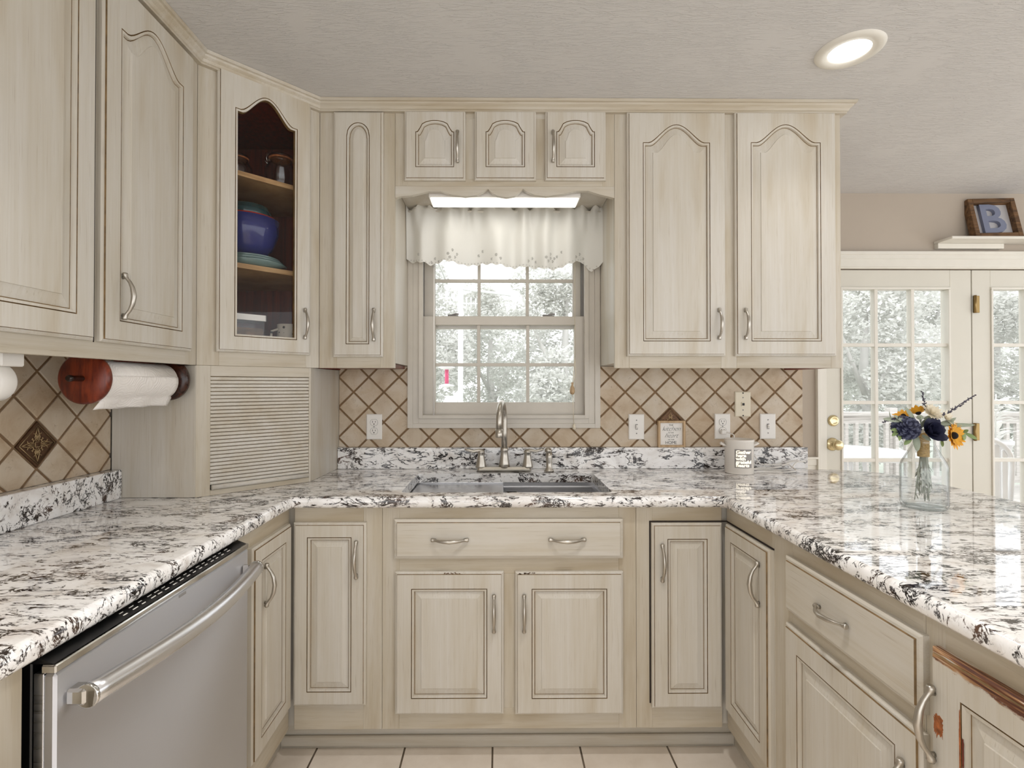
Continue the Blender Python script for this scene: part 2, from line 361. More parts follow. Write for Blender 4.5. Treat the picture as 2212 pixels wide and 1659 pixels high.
def handle(door, x, z, L=.11, vert=True, y=-TH):
    m = MB(); path = [(-.5, .006, .0045), (-.47, .006, .0062), (-.43, .007, .0052), (-.37, .012, .0036), (-.30, .019, .0040), (-.18, .026, .0050), (0, .030, .0058)]
    path = path + [(-a, b, c) for a, b, c in reversed(path[:-1])]
    pts = []; rr = []
    for a, o, r in path:
        pts.append((x, y - o, z + a * L) if vert else (x + a * L, y - o, z)); rr.append(r * L / .11)
    m.tube(pts, rr, 10, up=(0, -1, 0))
    for sg in (-1, 1):
        q = (x, y, z + sg * .40 * L) if vert else (x + sg * .40 * L, y, z)
        m.tube([q, (q[0], q[1] - .012, q[2])], [.005, .0036], 8)
    return m.build('handle', 'nickel', door, local=True)
def panel_door(parent, O, side, w, h, kind='flat', rise=0, stile=.055, top=None, bot=None, glass=False, hnd=None, L=.11, name='door', mats=None, inner=.040):
    top = stile if top is None else top; bot = stile if bot is None else bot
    tc = topcurve(kind, rise); flat = [0] * 25; m = MB(); TL = lambda p, y: [(a, y, b) for a, b in p]
    R0 = lambda d: outline(d, d, w - d, h - d, flat)
    BI = lambda d: outline(stile + d, bot + d, w - stile - d, h - top - rise - d, tc)
    B = BI(0)
    rings = [TL(R0(0), 0), TL(R0(0), -TH * .62), TL(R0(.004), -TH * .78), TL(R0(.0075), -TH * .80), TL(R0(.0085), -TH), TL(B, -TH), TL(BI(.0014), -TH + .003), TL(BI(.0028), -TH + .0005), TL(BI(.009), -TH + .0015)]
    mis = [0, 0, 0, 1, 0, 1, 1, 0]
    if glass:
        rings += [TL(BI(.010), -.004)]; mis += [1]
        m.loft(rings, mis=mis, caps=False)
        m.loft([rings[0], rings[-1]], mi=0, caps=False)
    else:
        rings += [TL(BI(.0105), -TH + .0085), TL(BI(.0125), -TH + .0085), TL(BI(.013), -TH + .0082), TL(BI(inner), -TH + .0030), TL(BI(inner + .0010), -TH + .0006)]
        mis += [0, 1, 0, 0, 0]
        m.loft(rings, mis=mis, caps=True); m.m[-1] = 0; m.m[-2] = 0
    mats = mats or ['pv', 'glaze']
    d = m.build(name, mats, parent, local=True); d.location = Vector(O) - OFF[parent.name]; d.rotation_euler = (0, 0, ROT[side] if side in ROT else side)
    if glass:
        g = MB(); g.loft([TL(BI(.006), -.008), TL(BI(.006), -.005)]); g.build('glass_pane', 'cabpane', d, local=True)
    if hnd: handle(d, hnd[0], hnd[1], L, not (len(hnd) > 2))
    return d
def slab_front(parent, O, side, w, h, hnds=(), name='drawer', L=.12):
    m = MB(); f = [0] * 25; TL = lambda p, y: [(a, y, b) for a, b in p]; R0 = lambda d: outline(d, d, w - d, h - d, f)
    m.loft([TL(R0(0), 0), TL(R0(0), -TH * .6), TL(R0(.005), -TH * .76), TL(R0(.010), -TH * .80), TL(R0(.0115), -TH)], mis=[0, 0, 0, 1], caps=True); m.m[-1] = 0
    d = m.build(name, ['ph', 'glaze'], parent, local=True); d.location = Vector(O) - OFF[parent.name]; d.rotation_euler = (0, 0, ROT[side])
    for x in hnds: handle(d, x, h / 2, L, False)
    return d
def face_frame(parent, O, side, rects, th=.019, name='face_frame', b=.0008):   # rects (x0, z0, x1, z1, 'v'/'h'), local from O; front at y=0
    m = MB()
    for x0, z0, x1, z1, g in rects: m.box(x0, 0, z0, x1, th, z1, 0 if g == 'v' else 1, b)
    d = m.build(name, ['fv', 'fh'], parent, local=True); d.location = Vector(O) - OFF[parent.name]; d.rotation_euler = (0, 0, ROT[side]); return d
# ================================================================ room shell
XL, YD = -1.31, .64
ZC = .92                                      # worktop height
WX0, WX1, WZ0, WZ1 = -.395, .432, 1.125, 2.03  # window opening
m = MB(); m.box(-4.5, -6.2, -.05, 5.2, YD + .12, 0, b=0); struct(m.build('floor', 'floor', origin=(0, 0, 0)))
m = MB(); m.box(-4.5, -6.2, CEIL, 5.2, YD + .12, CEIL + .08, b=0); struct(m.build('ceiling', 'ceil', origin=(0, 0, CEIL)))
m = MB(); m.box(XL - .12, -2.75, 0, XL, .12, CEIL, b=0); struct(m.build('wall_left', 'taupe'))
m = MB()
for a in ((XL, 0, WX0, CEIL), (WX1, 0, 1.40, CEIL), (WX0, 0, WX1, WZ0), (WX0, WZ1, WX1, CEIL)): m.box(a[0], 0, a[1], a[2], .12, a[3], b=0)
m.box(1.28, .12, 0, 1.40, YD, CEIL, b=0)
struct(m.build('wall_back', 'taupe'))
# far dining wall with the french doors
DX0, DX1 = onY(1782, 800, YD)[0], onY(2103, 800, YD)[0]; DT = onY(1950, 581, YD)[1]
DX2 = DX1 + (DX1 - DX0) + .02
m = MB(); m.box(1.40, YD, 0, DX0, YD + .12, CEIL, b=0); m.box(DX0, YD, DT, DX2, YD + .12, CEIL, b=0); m.box(DX2, YD, 0, 5.2, YD + .12, CEIL, b=0)
struct(m.build('wall_dining', 'taupe'))
# ---------------------------------------------------------------- casing and doors
ct = onY(1950, 545, YD)[1]; cw = onY(1761, 900, YD)[0]
m = MB(); y = YD
def moulding(m, x0, x1, z0, z1, y, horiz=True):
    for a, b, t in ((0, 1, .012), (.08, .92, .017), (.55, 1, .022), (.8, 1, .028)):
        if horiz: m.box(x0, y - t, z0 + (z1 - z0) * a, x1, y, z0 + (z1 - z0) * b)
        else: m.box(x0 + (x1 - x0) * (1 - b), y - t, z0, x0 + (x1 - x0) * (1 - a), y, z1)
moulding(m, cw, DX2 + .09, DT, ct, y)
m.box(cw, y - .016, 0, DX0, y, DT); m.box(cw + .001, y - .024, 0, cw + .02, y - .0165, DT); m.box(DX2, y - .016, 0, DX2 + .09, y, DT)
struct(m.build('trim_1', 'white'))
m = MB(); zr = onY(1750, 986, YD)[1]; m.box(1.40, YD - .014, zr - .05, cw, YD, zr - .012); m.box(1.40, YD - .03, zr - .012, cw, YD, zr); m.box(1.40, YD - .008, 0, cw, YD, zr - .05)
struct(m.build('trim_2', 'white'))
def french_door(n, x0, x1, z1, gx0, gx1, gz0, gz1, y):
    m = MB(); t = .044
    m.box(x0, y, .02, gx0, y + t, z1); m.box(gx1, y, .02, x1, y + t, z1); m.box(gx0, y, gz1, gx1, y + t, z1); m.box(gx0, y, .02, gx1, y + t, gz0)
    d = struct(m.build('door_%d' % n, 'door'))
    m = MB(); w = (gx1 - gx0)
    for f_ in (0, 1): m.box((gx0, gx1 - .012)[f_], y - .008, gz0 + .0125, (gx0 + .012, gx1)[f_], y + t + .008, gz1 - .0125)
    m.box(gx0, y - .008, gz0, gx1, y + t + .008, gz0 + .012); m.box(gx0, y - .008, gz1 - .012, gx1, y + t + .008, gz1)
    m.build('glazing_bead', 'white', d)
    m = MB()
    for k in (1, 2): x = gx0 + w * k / 3; m.box(x - .010, y + .004, gz0, x + .010, y + t - .004, gz1)
    for k in range(1, 5): z = gz1 - (gz1 - gz0) * k / 5; m.box(gx0, y + .006, z - .010, gx1, y + t - .006, z + .010)
    m.build('muntin', 'white', d)
    m = MB(); m.box(gx0 + .004, y + .019, gz0 + .004, gx1 - .004, y + .025, gz1 - .004, b=0); m.build('glass_pane', 'pane', d); return d
gA0 = onY(1818, 800, YD)[0]; gA1 = onY(2056, 800, YD)[0]; gt = onY(1950, 620, YD)[1]; gb = gt - 5 * (onY(1950, 745, YD)[1] - onY(1950, 870, YD)[1])
d1 = french_door(1, DX0 + .002, DX1 - .002, DT - .004, gA0, gA1, gb, gt, YD + .01)
gB0 = onY(2144, 800, YD)[0]
d2 = french_door(2, DX1 + .004, DX2 - .002, DT - .004, gB0, gB0 + (gA1 - gA0), gb, gt, YD + .01)
def lathe_y(prof, c, n=24): return MB().lathe([(r, -h) for r, h in prof], c, n, axis='Y')
kx, kz = onY(1802, 909, YD); lathe_y([(.0, 0), (.033, 0), (.033, .004), (.027, .012), (.020, .014), (.018, .012), (.006, .012)], (kx, YD + .01, kz)).build('deadbolt', 'brass', d1)
kx, kz = onY(1800, 960, YD); kn = lathe_y([(.0, 0), (.038, 0), (.038, .004), (.030, .010), (.013, .013), (.012, .03), (.022, .036), (.030, .050), (.029, .060), (.018, .070), (.001, .072)], (kx, YD + .01, kz)); kn.build('door_knob', 'brass', d1)
for py in (657, 933):
    hx, hz = onY(2106, py, YD); m = MB(); m.box(hx - .004, YD + .001, hz - .05, hx + .030, YD + .009, hz + .05); m.tube([(hx, YD - .002, hz - .052), (hx, YD - .002, hz + .052)], .007); m.build('hinge', 'hinge', d1)
# ---------------------------------------------------------------- kitchen window
wc0, zb = onY(880, 925, -.02); wc1, _ = onY(1297, 925, -.02); wt = WZ1 + .05
c_in0 = onY(913, 800, -.012)[0]; c_in1 = onY(1263, 800, -.012)[0]; c_inb = onY(1000, 897, -.012)[1]
m = MB()
for k, (a, t) in enumerate(((0, .020), (.18, .016), (.75, .024))):
    e = (1 - a) if k < 2 else .25
    def band(x0, x1, o0, o1): return x0 + (x1 - x0) * o0, x0 + (x1 - x0) * o1
    if k == 0: lo, hi = 0, .35
    elif k == 1: lo, hi = .352, .75
    else: lo, hi = .752, 1.02
    L0, L1 = wc0 + (c_in0 - wc0) * lo, wc0 + (c_in0 - wc0) * hi; R0_, R1_ = wc1 + (c_in1 - wc1) * lo, wc1 + (c_in1 - wc1) * hi; B0, B1 = zb + (c_inb - zb) * lo, zb + (c_inb - zb) * hi
    m.box(L0, -t, B0, L1, 0, wt - .06, 0, .0008); m.box(R1_, -t, B0, R0_, 0, wt - .06, 0, .0008); m.box(L1, -t, B0, R1_, 0, B1, 0, .0008)
m.box(wc0, -.02, wt - .05, wc1, 0, wt)
win = struct(m.build('window_1', 'sash'))
m = MB(); m.box(WX0, 0, WZ0, WX0 + .012, .12, WZ1); m.box(WX1 - .012, 0, WZ0, WX1, .12, WZ1); m.box(WX0, 0, WZ1 - .012, WX1, .12, WZ1); m.box(WX0, 0, WZ0, WX1, .12, WZ0 + .012); m.build('jamb', 'sash', win)
m = MB(); m.box(WX0 + .012, .055, WZ0, WX0 + .042, .115, WZ1, b=.0); m.box(WX1 - .042, .055, WZ0, WX1 - .012, .115, WZ1, b=0)
for k in (0, 1, 2):
    m.box(WX0 + .042, .062 + k * .016, 1.5, WX0 + .046, .070 + k * .016, WZ1, b=0); m.box(WX1 - .046, .062 + k * .016, 1.5, WX1 - .042, .070 + k * .016, WZ1, b=0)
m.build('jamb_liner', 'jamb', win)
def sash(name, ox0, ox1, oz0, oz1, gx0, gx1, gz0, gz1, y0, y1, mat, mx, mz):
    m = MB(); m.box(ox0, y0, oz0, gx0, y1, oz1); m.box(gx1, y0, oz0, ox1, y1, oz1); m.box(gx0, y0, oz0, gx1, y1, gz0); m.box(gx0, y0, gz1, gx1, y1, oz1)
    s = m.build(name, mat, win); m = MB(); ym = (y0 + y1) / 2
    for x in mx: m.box(x - .0075, ym - .008, gz0, x + .0075, ym + .008, gz1)
    for z in mz: m.box(gx0, ym - .0085, z - .0075, gx1, ym + .0085, z + .0075)
    m.build('muntin', mat, s); m = MB(); m.box(gx0, ym - .002, gz0, gx1, ym + .002, gz1, b=0); m.build('glass_pane', 'pane', s); return s
yl = .03
l0, lz0 = onY(941, 869, yl); l1, lz1 = onY(1240, 703, yl); lo0 = WX0 + .012; lo1 = WX1 - .012; mz = onY(1000, 788, yl)[1]; mt = onY(1000, 684, yl)[1]
low = sash('lower_sash', lo0 + .003, lo1 - .003, WZ0 + .012, mt, l0, l1, lz0, lz1, .015, .05, 'sash', [onY(1034, 780, yl)[0], onY(1140, 780, yl)[0]], [mz])
yu = .075
u0, uz0 = onY(940, 688, yu); u1 = onY(1237, 688, yu)[0]; umz = onY(1000, 607, yu)[1]
upz1 = umz + (umz - uz0)
sash('upper_sash', WX0 + .046, WX1 - .046, uz0 - .05, WZ1 - .012, u0, u1, uz0, upz1, .062, .095, 'sash', [onY(1035, 650, yu)[0], onY(1139, 650, yu)[0]], [umz])
for px in (980, 1187):
    x, z = onY(px, 683, .03); m = MB(); m.box(x - .022, .02, mt, x + .022, .046, mt + .005); m.tube([(x - .012, .033, mt + .004), (x + .012, .028, mt + .012), (x + .022, .02, mt + .010)], [.006, .005, .004], 8); m.box(x - .030, .05, mt + .003, x - .004, .062, mt + .013); m.build('sash_lock', 'hinge' if 0 else 'jamb', win)
# wooden blind wand / cords hanging in the window
x, z0 = onY(937, 897, -.03); m = MB(); m.tube([(x, -.03, z0), (x, -.03, 1.95)], .0035, 8); tag(m.build('blind_wand', 'plate'), 'slim clear white wand hanging at left side of sink window', 'wand')
x0, za = onY(1242, 770, -.03); xa, zt = onY(1236, 840, -.03); xb, zk = onY(1240, 922, -.035)
cr = thing('blind_pull', 'thin ivory pull cord with tassel hanging at right side of sink window', 'cord', (x0, -.03, zk))
m = MB(); m.tube([(x0, -.03, 1.95), (x0, -.03, za)], .0016, 6); m.tube([(x0, -.03, za), (x0 + .004, -.03, (za + zt) / 2), (xa + .003, -.03, zt + .01)], .0016, 6); m.tube([(x0, -.03, za), (x0 - .006, -.03, (za + zt) / 2), (xa, -.03, zt)], .0016, 6); m.tube([(xa, -.03, zt), (xb, -.036, zk)], .0014, 6); m.build('cord', 'almond', cr)
m = MB(); m.lathe([(.001, .030), (.005, .028), (.004, .018), (.010, .004), (.012, -.012), (.008, -.024), (.001, -.026)], (xa, -.032, zt), 14); m.build('tassel', 'oakframe', cr)
m = MB(); m.lathe([(.001, .012), (.006, .010), (.008, -.010), (.001, -.012)], (xb, -.036, zk), 12); m.build('knob', 'almond', cr)
# ================================================================ upper cabinets
UB, UT = 1.366, 2.392                          # underside and top of the wall cabinets
YU = -.305
def carcass(parent, boxes, mat='pv', name='cabinet_body'):
    m = MB()
    for b in boxes: m.box(*b)
    return m.build(name, mat, parent)
def door_on_back(parent, x0, x1, yt, yb, y, pyx=None, **k):
    xa, za = onY(x0, yb, y - TH); xb, zb_ = onY(x1, yt, y - TH); return (xa, y, za), xb - xa, zb_ - za
# narrow cabinet left of window
nc = thing('narrow_wall_cabinet', 'tall slim antiqued cream wall cabinet between glass corner cabinet and sink window', 'cabinet', (-.563, -.15, UB))
X0, X1 = -.712, -.413
carcass(nc, [(X0, YU + .02, UB + .02, X1, -.012, UT, 0, .001)])
O, w, h = door_on_back(nc, 718, 827, 240, 771, YU)
face_frame(nc, (X0, YU, UB), 'back', [(0, 0, O[0] - X0 + .012, UT - UB, 'v'), (O[0] - X0 + w - .012, 0, X1 - X0, UT - UB, 'v'), (O[0] - X0 + .012, 0, O[0] - X0 + w - .012, .045, 'h'), (O[0] - X0 + .012, UT - UB - .03, O[0] - X0 + w - .012, UT - UB, 'h')])
panel_door(nc, O, 'back', w, h, 'round', .052, stile=.052, top=.045, bot=.05, inner=.026, hnd=(w - .033, onY(808, 703, YU)[1] - O[2]), L=.13)
# cabinet above window
bc = thing('bridge_cabinet', 'short antiqued cream cabinet with three little arched doors above sink window', 'cabinet', (.026, -.15, 2.092))
X0, X1 = -.412, .463; zb0 = onY(900, 426, YU)[1]; zk = 2.092
carcass(bc, [(X0, YU + .02, zk + .002, X1, -.012, UT, 0, .001)])
doors = [(873, 1005), (1025, 1158), (1178, 1309)]
rel = []
for i, (a, b) in enumerate(doors):
    O, w, h = door_on_back(bc, a, b, 238, 388, YU)
    rel.append((O[0] - X0, w, O[2]))
    hn = None if i == 1 else ((w - .030) if i == 0 else .030, h * .47)
    panel_door(bc, O, 'back', w, h, 'ogee', .045, stile=.044, top=.040, bot=.05, inner=.036, hnd=hn, L=.128)
hgt = UT - zk; rc = [(0, 0, rel[0][0] + .01, hgt, 'v'), (rel[2][0] + rel[2][1] - .01, 0, X1 - X0, hgt, 'v')]
xa, xb = rel[0][0] + .01, rel[2][0] + rel[2][1] - .01; dz = rel[0][2] - zk
rc += [(xa, 0, xb, dz + .01, 'h'), (xa, hgt - .03, xb, hgt, 'h')]
for i in (0, 1): rc.append((rel[i][0] + rel[i][1] - .01, dz + .01, rel[i + 1][0] + .01, hgt - .03, 'v'))
face_frame(bc, (X0, YU, zk), 'back', rc)
# scalloped valance board
sc = [(865, 424), (890, 422), (925, 413), (950, 412), (975, 420), (1005, 424), (1030, 421), (1045, 414), (1054, 408), (1062, 416), (1075, 423), (1094, 426), (1112, 423), (1122, 416), (1130, 408), (1138, 414), (1155, 421), (1180, 424), (1215, 419), (1245, 412), (1270, 412), (1295, 420), (1312, 424)]
pts = [(X0, onY(856, 428, YU)[1])] + [onY(a, b, YU) for a, b in sc] + [(X1, onY(1326, 428, YU)[1])]
m = MB(); fr = [(p[0], YU, p[1]) for p in pts]
for i in range(len(pts) - 1):
    (x0, z0), (x1, z1) = pts[i], pts[i + 1]
    m.loft([[(x0, YU, z0), (x0, YU, zk - .0005), (x0, YU + .019, zk - .0005), (x0, YU + .019, z0)], [(x1, YU, z1), (x1, YU, zk - .0005), (x1, YU + .019, zk - .0005), (x1, YU + .019, z1)]], caps=i in (0, len(pts) - 2))
m.build('scalloped_valance', 'ph', bc)
# right double door cabinet
dc = thing('double_wall_cabinet', 'large antiqued cream wall cabinet with two cathedral-arched doors right of sink window', 'cabinet', (.916, -.15, UB))
X0, X1 = .464, 1.372
carcass(dc, [(X0, YU + .02, UB + .02, X1, -.012, UT, 0, .001)])
OO = []
for a, b, hp in ((1356, 1567, 1553), (1590, 1806, 1610)):
    O, w, h = door_on_back(dc, a, b, 241, 769, YU); OO.append((O[0] - X0, w, O[2] - UB, h))
    panel_door(dc, O, 'back', w, h, 'cathedral', .072, stile=.062, top=.052, bot=.058, hnd=(onY(hp, 700, YU - TH)[0] - O[0], onY(hp, 701, YU)[1] - O[2]), L=.125)
a0 = OO[0][0] + .012; a1 = OO[0][0] + OO[0][1] - .012; b0 = OO[1][0] + .012; b1 = OO[1][0] + OO[1][1] - .012; hgt = UT - UB
face_frame(dc, (X0, YU, UB), 'back', [(0, 0, a0, hgt, 'v'), (a1, 0, b0, hgt, 'v'), (b1, 0, X1 - X0, hgt, 'v'), (a0, 0, a1, .05, 'h'), (b0, 0, b1, .05, 'h'), (a0, hgt - .03, a1, hgt, 'h'), (b0, hgt - .03, b1, hgt, 'h')])
carcass(nc, [(-.70, YU + .021, UB + .004, -.425, -.02, UB + .019)], 'redwood', 'bottom_panel')
carcass(dc, [(1.30, -.28, UB + .001, 1.365, -.02, UB + .019)], 'inside', 'bottom_cleat')
# left run cabinet
XU = -1.018
lc = thing('left_wall_cabinet', 'long antiqued cream wall cabinet on left wall with two arched doors above paper towels', 'cabinet', (-1.16, -1.2, UB))
carcass(lc, [(XL + .002, -2.0, UB + .03, XU - .02, -.612, UT, 0, .001)])
yn, _ = onX(222, 700, XU + TH); yf, _ = onX(418, 700, XU + TH)
zb_ = (onX(222, 740, XU + TH)[1] + onX(418, 757, XU + TH)[1]) / 2; zt_ = 2.372
print('left doors', yn, yf, zb_, onX(418, 135, XU + TH))
w = yf - yn
panel_door(lc, (XU, yn, zb_), 'left', w, zt_ - zb_, 'cathedral', .075, stile=.058, top=.052, bot=.058, hnd=(onX(265, 640, XU + TH)[0] - yn, onX(265, 640, XU + TH)[1] - zb_), L=.125)
y1e = onX(208, 700, XU + TH)[0]; y1s = y1e - w
panel_door(lc, (XU, y1s, zb_), 'left', w, zt_ - zb_, 'cathedral', .075, stile=.058, top=.052, bot=.058, hnd=(.03, .13), L=.125)
Y0 = -2.0; hgt = UT - UB
face_frame(lc, (XU, Y0, UB), 'left', [(0, 0, y1s - Y0 + .012, hgt, 'v'), (y1e - Y0 - .012, .05, yn - Y0 + .012, hgt - .03, 'v'), (yf - Y0 - .012, 0, -.612 - Y0, hgt, 'v'), (y1s - Y0 + .012, 0, yf - Y0 - .012, .05, 'h'), (y1s - Y0 + .012, hgt - .03, yf - Y0 - .012, hgt, 'h')])
m = MB(); m.box(XU - .0005, yn - .006, zb_ - .002, XU + .0015, yn - .0035, zt_, b=0); m.build('door_gap', 'gap', lc)
# ---------------------------------------------------------------- glazed corner cabinet
gc = thing('glass_corner_cabinet', 'diagonal corner wall cabinet with glazed arched door showing bowls and jars', 'cabinet', (-1.0, -.3, UB))
A, B2 = (XU, -.611), (-.713, YU); DL = math.hypot(B2[0] - A[0], B2[1] - A[1])
u0, zc0 = onD(459, 757, A, R(45)); u1, zc1 = onD(671, 770, A, R(45)); zt0 = onD(459, 140, A, R(45))[1]; zt1 = onD(671, 228, A, R(45))[1]
print('glass door', u0, u1, zc0, zc1, zt0, zt1, DL)
zc = (zc0 + zc1) / 2; ztt = (zt0 + zt1) / 2; nx = math.sin(R(45)); u0 += .008; u1 -= .008
def dpt(u, z, out=0): return (A[0] + u * nx + out * nx, A[1] + u * nx - out * nx, z)
gl = panel_door(gc, dpt(u0, zc), 'diag', u1 - u0, ztt - zc, 'cathedral', .075, stile=.055, top=.05, bot=.055, glass=True, hnd=(u1 - u0 - .026, onD(660, 701, A, R(45))[1] - zc), L=.12)
hgt = UT - UB
face_frame(gc, dpt(0, UB), 'diag', [(0, 0, u0 + .012, hgt, 'v'), (u1 - .012, 0, DL, hgt, 'v'), (u0 + .012, 0, u1 - .012, zc - UB + .012, 'h'), (u0 + .012, ztt - UB - .012, u1 - .012, hgt, 'h')])
pent = [(A[0] - .003, A[1] + .012), (B2[0] - .012, B2[1] + .003), (B2[0] - .006, -.006), (XL + .006, -.006), (XL + .006, A[1] + .012)]
m = MB(); P = pent
for i in (1, 2, 3, 4):
    a, b = P[i], P[(i + 1) % 5]; m.loft([[(a[0], a[1], UB + .0), (a[0], a[1], UT)], [(b[0], b[1], UB), (b[0], b[1], UT)]], closed=False, caps=False)
m.build('cabinet_body', 'inside', gc)
def pentslab(z0, z1, name, mats, sh=0):
    Q = [(A[0] - .003 + sh * -nx, A[1] + .014 + sh * nx), (B2[0] - .014 - sh * nx, B2[1] + .003 + sh * nx), (B2[0] - .008, -.008), (XL + .008, -.008), (XL + .008, A[1] + .014)]
    m = MB(); m.prism(Q, z0, z1); return m.build(name, mats, gc)
pentslab(UB + .02, UB + .038, 'bottom_panel', 'inside'); pentslab(UT - .02, UT - .002, 'top_panel', 'inside')
SH = []
for (pa, ya), (pb, yb) in (((499, 362), (641, 405)), ((499, 562), (641, 590))):
    za = (onD(pa, ya, dpt(0, 0, -.05)[:2], R(45))[1] + onD(pb, yb, dpt(0, 0, -.05)[:2], R(45))[1]) / 2; SH.append(za); print('shelf', za)
    pentslab(za - .018, za, 'shelf', 'shelf', .035)
# ---------------------------------------------------------------- contents behind the glass
def C(px, py, back): return hit(px, py, dpt(0, 0, -back), (nx, -nx, 0))
def jarclamp(c, s, label, grp=None):
    j = thing('clamp_jar', label, 'jar', c, grp)
    m = MB(); x, y, z = c
    m.lathe([(.001, 0), (.048 * s, 0), (.052 * s, .008), (.052 * s, .075 * s), (.036 * s, .098 * s), (.036 * s, .106 * s), (.033 * s, .106 * s), (.033 * s, .097 * s), (.049 * s, .074 * s), (.049 * s, .010), (.001, .006)], c, 28); m.build('jar_body', 'jarglass', j)
    m = MB(); m.lathe([(.037 * s, .107 * s), (.040 * s, .107 * s), (.040 * s, .112 * s), (.037 * s, .112 * s)], c, 24); m.build('rubber_seal', 'orange', j)
    m = MB(); m.lathe([(.001, .113 * s), (.039 * s, .113 * s), (.038 * s, .122 * s), (.02 * s, .126 * s), (.001, .127 * s)], c, 24); m.build('lid', 'glass', j)
    m = MB(); q = Vector((x - .04 * s, y - .012, z)); m.tube([(q.x, q.y, z + .09 * s), (q.x - .012, q.y, z + .10 * s), (q.x - .010, q.y, z + .13 * s), (q.x + .004, q.y, z + .128 * s), (q.x + .002, q.y, z + .10 * s)], .0016, 6); m.tube([(q.x, q.y, z + .09 * s), (q.x - .004, q.y - .008, z + .11 * s), (q.x + .008, q.y - .006, z + .135 * s)], .0014, 6); m.build('wire_clamp', 'chrome', j); return j
p = C(607, 385, .14); jarclamp((p.x, p.y, SH[0]), 1.15, 'clear glass clamp-lid jar at right end of upper shelf behind cabinet glass')
p = C(515, 360, .20); jarclamp((p.x, p.y, SH[0]), .95, 'clear glass clamp-lid jar at left end of upper shelf behind cabinet glass')
def bowl(name, label, c, r, h, mat, n=40, foot=.45, t=.004):
    m = MB(); m.lathe([(.001, 0), (r * foot, 0), (r * .8, h * .22), (r * .96, h * .6), (r, h), (r - t, h), (r * .96 - t, h * .6), (r * .8 - t, h * .24), (r * .3, .006), (.001, .006)], c, n); return tag(m.build(name, mat), label, 'bowl')
M['blue'] = plain('cobalt_glaze', (46, 52, 112), .06, var=.1); M['redrim'] = plain('red_glaze', (176, 50, 30), .15); M['tealb'] = plain('dark_teal_glaze', (34, 62, 66), .1)
p = C(532, 560, .13); z = SH[1]
M['greyglass'] = plain('pressed_green_glass', (116, 138, 134), .08)
dish = thing('glass_platter', 'ribbed pale green glass platters stacked under the blue bowl', 'platter', (p.x + .01, p.y, z))
for k in range(3):
    m = MB(); r = .135 - .012 * k; zz = z + k * .011
    m.lathe([(.001, zz - z), (r * .5, zz - z), (r, zz - z + .012), (r - .003, zz - z + .014), (r * .5, zz - z + .004), (.001, zz - z + .004)], (p.x + .01, p.y, z), 40); m.build('plate', 'greyglass', dish)
bowl('blue_bowl', 'large deep cobalt blue bowl on middle shelf behind cabinet glass', (p.x, p.y, z + .048), .118, .135, 'blue', foot=.6)
bowl('red_bowl', 'red-rimmed bowl nested inside the large cobalt blue bowl', (p.x, p.y, z + .095), .108, .095, 'redrim', foot=.5)
m = MB(); m.lathe([(.001, 0), (.062, 0), (.085, .03), (.088, .05), (.080, .052), (.078, .068), (.03, .072), (.001, .072)], (p.x, p.y, z + .165), 32); tag(m.build('lidded_casserole', 'tealb'), 'dark teal lidded dish resting on top of the nested bowls', 'dish')
zf = UB + .038
p = C(527, 712, .11); fb = thing('food_storage_box', 'clear storage box with white lid full of brown food at bottom of glass cabinet', 'container', (p.x, p.y, zf))
def rbox(m, c, w, d, z0, z1, ang, mi=0, b=.01):
    pts = []
    for sx, sy in ((1, 1), (-1, 1), (-1, -1), (1, -1)):
        for k in range(5):
            q = (0 if sx * sy > 0 else 0) + math.atan2(sy, sx) - math.pi / 4 + k * math.pi / 8
            pts.append((sx * (w / 2 - b) + b * math.cos(q), sy * (d / 2 - b) + b * math.sin(q)))
    ca, sa = math.cos(ang), math.sin(ang); m.prism([(c[0] + a * ca - b_ * sa, c[1] + a * sa + b_ * ca) for a, b_ in pts], z0, z1, mi); return m
rbox(MB(), p, .125, .10, zf, zf + .135, R(45)).build('box_body', 'glass', fb); rbox(MB(), p, .116, .091, zf + .003, zf + .108, R(45)).build('contents', M['rustic'], fb); rbox(MB(), p, .130, .105, zf + .136, zf + .158, R(45)).build('lid', 'plate', fb)
M['spotted'] = None
t = NT('spotted_ceramic'); vo = t.add('TexVoronoi'); vo.inputs['Scale'].default_value = 42; vo.inputs['Randomness'].default_value = .3; t.link(t.tc(), vo.inputs['Vector'])
M['spotted'] = t.set(t.ramp(vo.outputs['Distance'], [(.25, lin((30, 26, 26))), (.30, lin((206, 196, 180)))]), .2)
p = C(622, 712, .10); mg = thing('spotted_mug', 'cream mug with dark dots at bottom right of glass cabinet', 'mug', (p.x, p.y, zf))
m = MB(); m.lathe([(.001, 0), (.036, 0), (.040, .006), (.041, .135), (.037, .135), (.036, .008), (.001, .006)], (p.x, p.y, zf), 32); m.build('cup', 'spotted', mg)
m = MB(); m.tube([(p.x - .027, p.y - .027, zf + .115), (p.x - .045, p.y - .045, zf + .105), (p.x - .048, p.y - .048, zf + .06), (p.x - .040, p.y - .040, zf + .022), (p.x - .027, p.y - .027, zf + .018)], .005, 8); m.build('mug_handle', 'spotted', mg)
